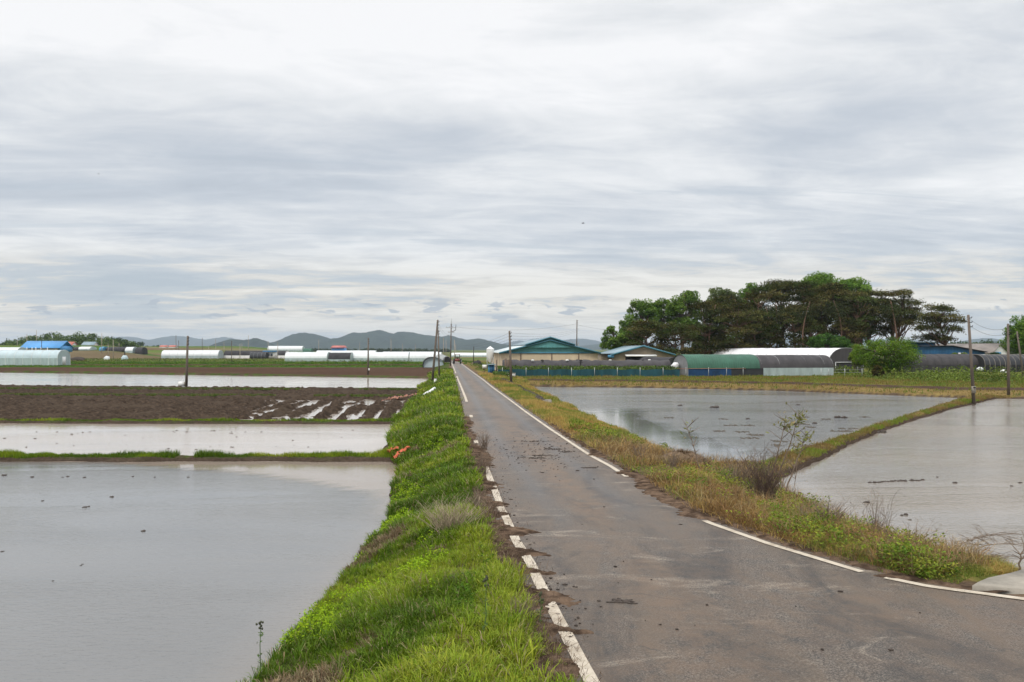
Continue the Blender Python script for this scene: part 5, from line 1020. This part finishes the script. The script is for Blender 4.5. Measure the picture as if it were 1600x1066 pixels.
PN = [(1008, 502, 30, 545, 156, 'low spreading pine at left end of grove'), (1052, 507, 31, 550, 154, 'broad low pine left of the green-sheeted greenhouse'), (1100, 474, 31, 545, 158, 'pine with tiered crown above green-sheeted greenhouse'), (1128, 464, 28, 545, 162, 'tall pine above the green and black cover joint'), (1152, 472, 30, 548, 155, 'drooping pine before the taller ones, left of centre'), (1188, 449, 32, 535, 165, 'tall pine at left middle of the grove'), (1180, 490, 28, 550, 157, 'low pine under the tall middle pines'), (1222, 441, 36, 505, 168, 'flat-topped tall pine at centre of grove'), (1258, 441, 32, 510, 165, 'tallest dark pine below the bright treetop'), (1240, 488, 26, 540, 160, 'low dark pine in the centre of grove'), (1298, 446, 34, 515, 166, 'wide-crowned pine right of the tallest'), (1338, 458, 30, 515, 164, 'pine under the right bright treetop'), (1318, 495, 26, 535, 160, 'low sparse pine behind the dark green bush'), (1368, 457, 26, 520, 168, 'slim pine between the wide-crowned and domed pines'), (1408, 453, 32, 505, 162, 'dome-topped pine on bare trunks near right end'), (1388, 478, 24, 520, 170, 'shorter pine behind the dome-topped one'), (1464, 479, 32, 528, 155, 'rightmost pine standing apart with layered crown'), (1205, 510, 22, 548, 158, 'small shaded pine above the white tunnel roof'), (1268, 512, 24, 545, 156, 'small shaded pine left of the dark green bush')]
for i, a in enumerate(PN): pine(*a, seed=100+i*7)
for i, px in enumerate((1112, 1140, 1168, 1196, 1212, 1236, 1262, 1285, 1300, 1325, 1352, 1400)):
    D = 160+rnd.uniform(-6, 12); rr = random.Random(i); x = hx(px, D); root = thing('pine_tree', (x, D, .3), 'bare-stemmed slim pine inside the shaded grove', 'pine tree', 'slim inner pines'); zt = hz(rnd.uniform(465, 480), D); mb, pts = trunk_mb((x, D, .2), (x+rr.gauss(0, .8), D, zt), rr.uniform(.16, .26), rr, .05); mb.build('trunk', M['pine_bark'], root)
    g = np.random.default_rng(i); m = 800; P = pts[6]+g.normal(0, 1, (m, 3))*np.array((1.2, 1.2, .8)); crown_obj('crown', P, g.uniform(.2, .45, m), np.array([(.04, .048, .02)])*g.uniform(.6, 1.5, (m, 1)), 'needle', root, .2, .42)
broadleaf(1297, 519, 38, 556, 146, 'rounded dark green bush-like tree behind the white-roofed greenhouse', 31, (.04, .10, .018), (.075, .155, .028), 'round bushy trees', dens=2.2, nm='round_tree', zg=.5, lf=(.16, .36))
broadleaf(1386, 522, 56, 586, 117, 'wide bright green bush-like tree right of greenhouse doorway', 33, (.055, .12, .012), (.16, .25, .022), 'round bushy trees', dens=3.2, nm='round_tree', zg=.5, lf=(.11, .24))
broadleaf(1340, 536, 14, 575, 122, 'yellow-green shrub touching the wide bright tree', 34, (.12, .17, .02), (.18, .22, .03), 'round bushy trees', dens=1.4, nm='round_tree', zg=.5, lf=(.12, .26))
broadleaf(1371, 568, 8, 592, 106, 'small dark reddish conical shrub before the bright tree', 35, (.05, .05, .018), (.09, .075, .02), None, dens=1.2, nm='conical_shrub', cat='shrub', zg=.5, lf=(.1, .2))
broadleaf(1612, 490, 44, 562, 148, 'bright leafy tree cut by photo right edge', 36, *BG, group=None, dens=1.4, zg=.5)
broadleaf(1555, 551, 14, 562, 150, 'small bluish shrub before the white gable house', 37, (.05, .10, .05), (.09, .15, .07), None, dens=1, nm='shrub', cat='shrub', zg=.5)
for i, (px, t, hw, D) in enumerate(((1492, 551, 7, 140), (1506, 550, 6, 141), (1499, 553, 6, 140))): broadleaf(px, t, hw, 558, D, 'small pale green sapling against the blue lean-to shed', 41+i, (.12, .19, .04), (.2, .27, .06), 'saplings before the blue shed', dens=.6, nm='shrub', cat='shrub', zg=.5, lf=(.1, .2))
def leaf_mass(name, P, size, c0, c1, mat='leaf'):
    n = len(P); t = S(fbm(P[:, 0]*.35, P[:, 1]*.35+P[:, 2]*.6, 7, 3), .3, .7); col = np.array(c0)*(1-t)[:, None]+np.array(c1)*t[:, None]; col = col*rng.uniform(.65, 1.4, (n, 1)); V, Fc, Cc = leaves(P, size, col, .4, .65); props(mesh_np(name, V, Fc, M[mat], cols=Cc), kind='stuff')
# tall weeds behind the net fence, and rank growth on the far right bank
x = rng.uniform(hx(778, 114), hx(1056, 114), 9000); y = rng.uniform(111, 118.5, 9000); leaf_mass('weeds', np.stack([x, y, .45+rng.uniform(0, 1, 9000)*(1.15+.3*fbm(x*.5, y*.5, 3))], 1), rng.uniform(.16, .34, 9000), (.05, .085, .018), (.11, .165, .03))
x = rng.uniform(hx(1375, 100), hx(1640, 100), 9000); y = rng.uniform(88, 122, 9000); h = S(fbm(x*.22, y*.22, 12), .35, .7)*1.3+.15; leaf_mass('weeds', np.stack([x, y, .5+rng.uniform(0, 1, 9000)*h], 1), rng.uniform(.16, .34, 9000), (.06, .09, .018), (.13, .175, .03))
x = rng.uniform(hx(716, 150), hx(768, 150), 2600); y = rng.uniform(122, 185, 2600); ok = x > xr(y)+1; x, y = x[ok], y[ok]; leaf_mass('weeds', np.stack([x, y, .5+rng.uniform(0, 1, len(x))*.9*S(fbm(x*.3, y*.15, 5), .3, .7)], 1), rng.uniform(.16, .36, len(x)), (.06, .10, .018), (.14, .17, .04))
x = rng.uniform(hx(770, 108), hx(800, 108), 900); y = rng.uniform(104, 112, 900); leaf_mass('weeds', np.stack([x, y, .6+rng.uniform(0, 1, 900)*.6], 1), rng.uniform(.12, .28, 900), (.05, .09, .018), (.10, .15, .03))
x = rng.uniform(-200, -30, 16000); y = rng.uniform(238, 330, 16000); ok = (fbm(x*.05, y*.05, 8) > .45); x, y = x[ok], y[ok]; leaf_mass('weeds', np.stack([x, y, .3+rng.uniform(0, 1, len(x))*.45], 1), rng.uniform(.25, .5, len(x)), (.06, .085, .022), (.15, .15, .05))
def forest(px0, px1, prof, D, depth, label, c0, c1, n, seed, cs=(.6, 1.2), z0=0, xw=2.6):
    """a far wood that reads as one mass: hummocked crowns over rising ground"""
    g = np.random.default_rng(seed); xs, ys = zip(*prof); Pn = []; m = 46
    for i in range(n):
        px = g.uniform(px0, px1); Dd = D+g.uniform(-.5, .5)*depth; zt = hz(np.interp(px, xs, ys), D); q = 1-abs(Dd-D)/depth*1.1; top = 1.0+(zt-1.0)*q*g.uniform(.72, 1.0); r = g.uniform(.55, 1.0)*xw
        v = g.normal(0, 1, (m, 3)); v /= np.linalg.norm(v, axis=1)[:, None]; c = np.array((hx(px, D), Dd, max(z0+r*.5, top-r*.8))); Pn.append(c+v*r*g.uniform(.5, 1, (m, 1)))
        if g.random() < .8: c2 = c.copy(); c2[2] = max(r*.5, c[2]*g.uniform(.2, .8)); Pn.append(c2+v*r*g.uniform(.5, 1, (m, 1)))
    P = np.concatenate(Pn); leaf_mass('far_wood', P, g.uniform(cs[0], cs[1], len(P)), c0, c1)
forest(17, 199, [(17, 532), (24, 525), (45, 524), (62, 522), (82, 517), (98, 519), (115, 519), (122, 517), (145, 518), (158, 522), (180, 525), (196, 528), (199, 536)], 520, 60, '', (.045, .08, .02), (.12, .18, .04), 620, 3)
forest(0, 20, [(0, 534), (20, 533)], 540, 30, '', (.035, .06, .016), (.08, .12, .03), 40, 5); forest(200, 262, [(200, 537), (210, 531), (222, 532), (230, 535), (240, 537), (262, 540)], 700, 30, '', (.03, .055, .02), (.06, .09, .03), 70, 6, (.7, 1.4))
forest(1466, 1570, [(1466, 541), (1485, 533), (1510, 530), (1530, 532), (1550, 529), (1570, 532)], 420, 40, '', (.035, .065, .018), (.10, .14, .04), 190, 8)
forest(300, 700, [(300, 543.5), (700, 544)], 1100, 60, '', (.03, .05, .02), (.06, .085, .03), 260, 9, (1.2, 2.4), 0, 3.5)

# ------------------------------------------------------------------ hills
def hills(name, prof, D, depth, mat, seed, rough=.13):
    xs = np.array([p[0] for p in prof], float); zs = np.array([hz(p[1], D) for p in prof]); X0, X1 = hx(xs[0], D), hx(xs[-1], D); nx, ny = 520, 60
    x = np.linspace(X0, X1, nx)[None]+np.zeros((ny, 1)); v = np.linspace(-1, 1, ny)[:, None]+np.zeros((1, nx)); px = x[0]/D*F+800; h = np.interp(px, xs, zs); h = h*(1+.22*(fbm(px*.055+seed*7, px*0+seed, seed, 4)-.5)); k = np.ones(5)/5; h = np.convolve(np.pad(h, 2, 'edge'), k, 'valid')
    bell = np.cos(np.clip(v, -1, 1)*math.pi/2)**1.3; sc = depth*.16; rid = fbm(x/sc+seed, (v*depth)/sc, seed, 5)-.5
    z = h[None]*bell*(1+rid*.9*(1-bell))+rid*rough*h.max()*bell*(.35+.65*(1-bell)) - 4*(1-bell) + ((vnoise(x*.06, v*depth*.06, seed)-.5)*.035+(vnoise(x*.024, v*depth*.024, seed+3)-.5)*.06)*h.max()*bell
    props(mesh_np(name, np.stack([x, D+v*depth, z], -1), [grid_faces(ny, nx)], M[mat], smooth=True), kind='structure')
hills('hills', [(425, 546), (440, 539), (455, 533), (467, 528), (478, 522), (486, 522.5), (500, 526), (513, 530.5), (528, 531.5), (545, 527), (561, 521), (572, 522), (585, 519.5), (596, 518), (606, 521), (617, 523.5), (628, 520), (640, 518.8), (655, 521), (672, 524.5), (690, 526), (705, 526), (720, 529.5), (732, 530.5), (748, 528.5), (765, 533.5), (785, 538), (810, 543), (830, 546)], 5000, 1000, 'hill', 3)
hills('hills', [(335, 546), (345, 540), (358, 532), (366, 530), (378, 531), (390, 532), (398, 529.5), (408, 532), (418, 538), (428, 541), (440, 546)], 3700, 380, 'hill', 5)
hills('hills', [(170, 546), (185, 538), (198, 527), (210, 529), (230, 534), (250, 530), (268, 526.5), (285, 524.5), (300, 529), (318, 532), (335, 531), (352, 528), (368, 531), (385, 536), (410, 543), (430, 546)], 9800, 1300, 'hill_far', 7)
hills('hills', [(740, 546), (770, 541), (790, 536), (812, 532.5), (825, 535), (850, 537), (870, 534), (890, 530), (910, 528.5), (925, 531), (940, 536), (970, 540), (1000, 536), (1060, 541), (1120, 538), (1200, 527), (1260, 536), (1330, 529), (1420, 530), (1460, 538), (1480, 543)], 10000, 1300, 'hill_far', 9)
hills('hills', [(870, 546), (900, 542), (930, 538.5), (950, 540), (1000, 544), (1040, 546)], 6500, 700, 'hill', 11); hills('hills', [(1480, 546), (1505, 538), (1525, 530), (1540, 528.5), (1556, 531), (1580, 538), (1640, 546)], 7500, 800, 'hill_far', 13)

# ------------------------------------------------------------------ small things
def tractor():
    D = 188; x = hx(714.5, D); z = RZ; root = thing('tractor', (x, D, z), 'small red tractor at far end of the road', 'tractor')
    mb = MB(); mb.prism([(x-.5, D-1.3, z+.55), (x+.5, D-1.3, z+.55), (x+.55, D+1.2, z+.55), (x-.55, D+1.2, z+.55)], [(x-.4, D-1.2, z+1.05), (x+.4, D-1.2, z+1.05), (x+.5, D+1.1, z+1.1), (x-.5, D+1.1, z+1.1)]); mb.build('body', M['red_paint'], root)
    for sx, sy, r in ((-1, .8, .55), (1, .8, .55), (-1, -.9, .36), (1, -.9, .36)): mb = MB(); mb.tube([(x+sx*.62, D+sy, z+r), (x+sx*.9, D+sy, z+r)], r, 14); w = mb.build('wheel', M['tyre'], root); mb = MB(); mb.tube([(x+sx*.89, D+sy, z+r), (x+sx*.93, D+sy, z+r)], r*.5, 10); mb.build('rim', M['white_paint'], w)
    mb = MB()
    for sx in (-.45, .45):
        for sy in (0, 1.0): mb.tube([(x+sx, D+sy, z+1), (x+sx, D+sy, z+1.95)], .05, 5)
    mb.build('roll_bar', M['dark'], root); mb = MB(); mb.box((x, D+.5, z+2.0), (1.1, 1.3, .1)); mb.build('canopy', M['red_paint'], root); mb = MB(); mb.box((x, D+.6, z+1.25), (.5, .45, .3)); mb.build('seat', M['dark'], root)
tractor()
def bird(px, py, D, span, label, seed):
    x, y, z = Wp(px, py, D); root = thing('bird', (x, y, z), label, 'bird', 'birds flying in the sky'); mb = MB(); s = span
    prof = [(-.30, .008), (-.24, .03), (-.1, .062), (.02, .075), (.14, .062), (.22, .04), (.27, .042), (.31, .03), (.36, .006)]
    mb.tube([(x+a*s, y, z+.02*s*math.sin(a*5)) for a, r in prof], [r*s for a, r in prof], 8); mb.build('body', M['black_paint'], root, True)
    for sd in (-1, 1):
        mb = MB(); u = [(.12, 0, .03), (.10, .26, .13), (.02, .52, .10), (-.10, .50, .08), (-.08, .26, .10), (-.12, 0, .02)]
        q = [(x+a*s, y+sd*b*s*.8, z+c*s) for a, b, c in u]; mb.prism(q, [(a, b, c+.012*s) for a, b, c in q]); mb.build('wing', M['black_paint'], root)
    mb = MB(); q = [(x-.26*s, y-.03*s, z), (x-.26*s, y+.03*s, z), (x-.46*s, y+.07*s, z+.01*s), (x-.46*s, y-.07*s, z+.01*s)]; mb.prism(q, [(a, b, c+.01*s) for a, b, c in q]); mb.build('tail', M['black_paint'], root)
bird(911, 349, 70, .42, 'dark bird flying in front of grey cloud above barns', 1); bird(154, 272, 120, .40, 'tiny distant bird high in the sky on the left', 2)
def scrap(px, py, z, size, rot, label, mat, name, cat, group=None, seed=1, thick=.03):
    x, y, _ = G(px, py, z); zz = gz(x, y)+.20; n = 7; a, b = size; co, si = math.cos(rot), math.sin(rot); g = np.random.default_rng(seed); u, v = np.meshgrid(np.linspace(-.5, .5, n), np.linspace(-.5, .5, n)); h = g.normal(0, thick, (n, n)); X = x+u*a*co-v*b*si; Y = y+u*a*si+v*b*co
    V = np.stack([X, Y, zz+h+.12*u], -1).reshape(-1, 3); f = grid_faces(n, n); V2 = V-np.array((0, 0, .012)); props(mesh_np(name, np.concatenate([V, V2]), [f, f[:, ::-1]+len(V)], M[mat]), label, cat, group)
scrap(631, 700, .5, (.55, .18), .9, 'largest orange plastic scrap lying in bank grass', 'orange', 'plastic_scrap', 'plastic scrap', 'orange plastic scraps on bank', 2); scrap(614, 702, .4, (.4, .2), .2, 'small orange scrap left of the largest, in bank grass', 'orange', 'plastic_scrap', 'plastic scrap', 'orange plastic scraps on bank', 3); scrap(620, 707, .4, (.35, .16), 1.2, 'lowest orange scrap in bank grass', 'orange', 'plastic_scrap', 'plastic scrap', 'orange plastic scraps on bank', 4)
def strip_of(pts, w, z, label, mat, name, cat, seed):
    g = np.random.default_rng(seed); P = [np.array(G(a, b, z)) for a, b in pts]; n = 40; T = np.linspace(0, len(P)-1, n); V = []
    for t in T: i = min(int(t), len(P)-2); p = P[i]+(P[i+1]-P[i])*(t-i); k = w*g.uniform(.6, 1.2); q = g.normal(0, .05); V += [(p[0], p[1]-k, max(gz(p[0], p[1]-k), .2)+.07+q), (p[0], p[1]+k, max(gz(p[0], p[1]+k), .2)+.12+g.normal(0, .05))]
    i = np.arange(n-1)*2; props(mesh_np(name, V, [np.stack([i, i+2, i+3, i+1], 1)], M[mat]), label, cat)
strip_of([(596, 627), (612, 622.5), (632, 620), (652, 616.5)], .5, .25, 'faded orange net strip laid at the muddy field edge', 'pink_cloth', 'net_strip', 'net', 3)
def pipe(): 
    for (a, b, c, d, lab) in ((662, 615, 669, 613.5, 'left piece of a broken white pipe in bank grass'), (671, 613.2, 679, 611, 'right piece of a broken white pipe in bank grass')):
        p, q = np.array(G(a, b, .7)), np.array(G(c, d, .7)); p[2] = gz(p[0], p[1])+.3; q[2] = gz(q[0], q[1])+.34; mb = MB(); mb.tube([p, q], .12, 10); props(mb.build('white_pipe', M['white_paint']), lab, 'pipe', 'broken white pipe')
pipe()
x, y, _ = G(679, 601, .5); root = thing('marker_post', (x, y, gz(x, y)), 'short white marker post at foot of paired poles', 'marker post'); mb = MB(); mb.tube([(x, y, .2), (x+.1, y, hz(592, y))], .13, 8); mb.build('shaft', M['white_paint'], root); mb = MB(); mb.tube([(x+.1, y, hz(592, y)), (x+.1, y, hz(591.3, y))], .15, 8); mb.build('cap', M['concrete'], root)
def ditch_rubble():
    mb = MB(); rr = random.Random(8)
    for i in range(260):
        t = rr.random(); px = 785+t*70; py = np.interp(px, [784, 800, 822, 840, 855, 880], [598, 604, 615, 627, 637, 655]); x, y, _ = G(px+rr.gauss(0, 1.0), py+rr.gauss(0, .5), .5); s = rr.uniform(.05, .2); mb.blob((x, y, gz(x, y)+.08), (s*1.3, s, s*.6), i, 6, 4, .35)
    props(mb.build('rubble', M['clod'], smooth=True), kind='stuff')
ditch_rubble()
x, y, _ = G(855, 638, .4); mb = MB(); mb.box((x, y, gz(x, y)+.12), (.5, .3, .22), .2); mb.box((x+.05, y, gz(x, y)+.25), (.36, .2, .06), .25); props(mb.build('concrete_block', M['concrete']), 'pale concrete block on the dry verge by the pond', 'block')

# ------------------------------------------------------------------ the air
def haze():
    mb = MB(); mb.box((0, 6400, 84), (22000, 13200, 172)); m = bpy.data.materials.new('haze'); m.use_nodes = True; t = m.node_tree; t.nodes.clear(); o = N('ShaderNodeOutputMaterial', t); v = N('ShaderNodeVolumePrincipled', t)
    v.inputs['Color'].default_value = (.74, .87, 1.0, 1); v.inputs['Density'].default_value = .000085; v.inputs['Anisotropy'].default_value = .2; L(v.outputs[0], o.inputs['Volume'], t); ob = mb.build('haze', m); props(ob, kind='stuff')
haze()
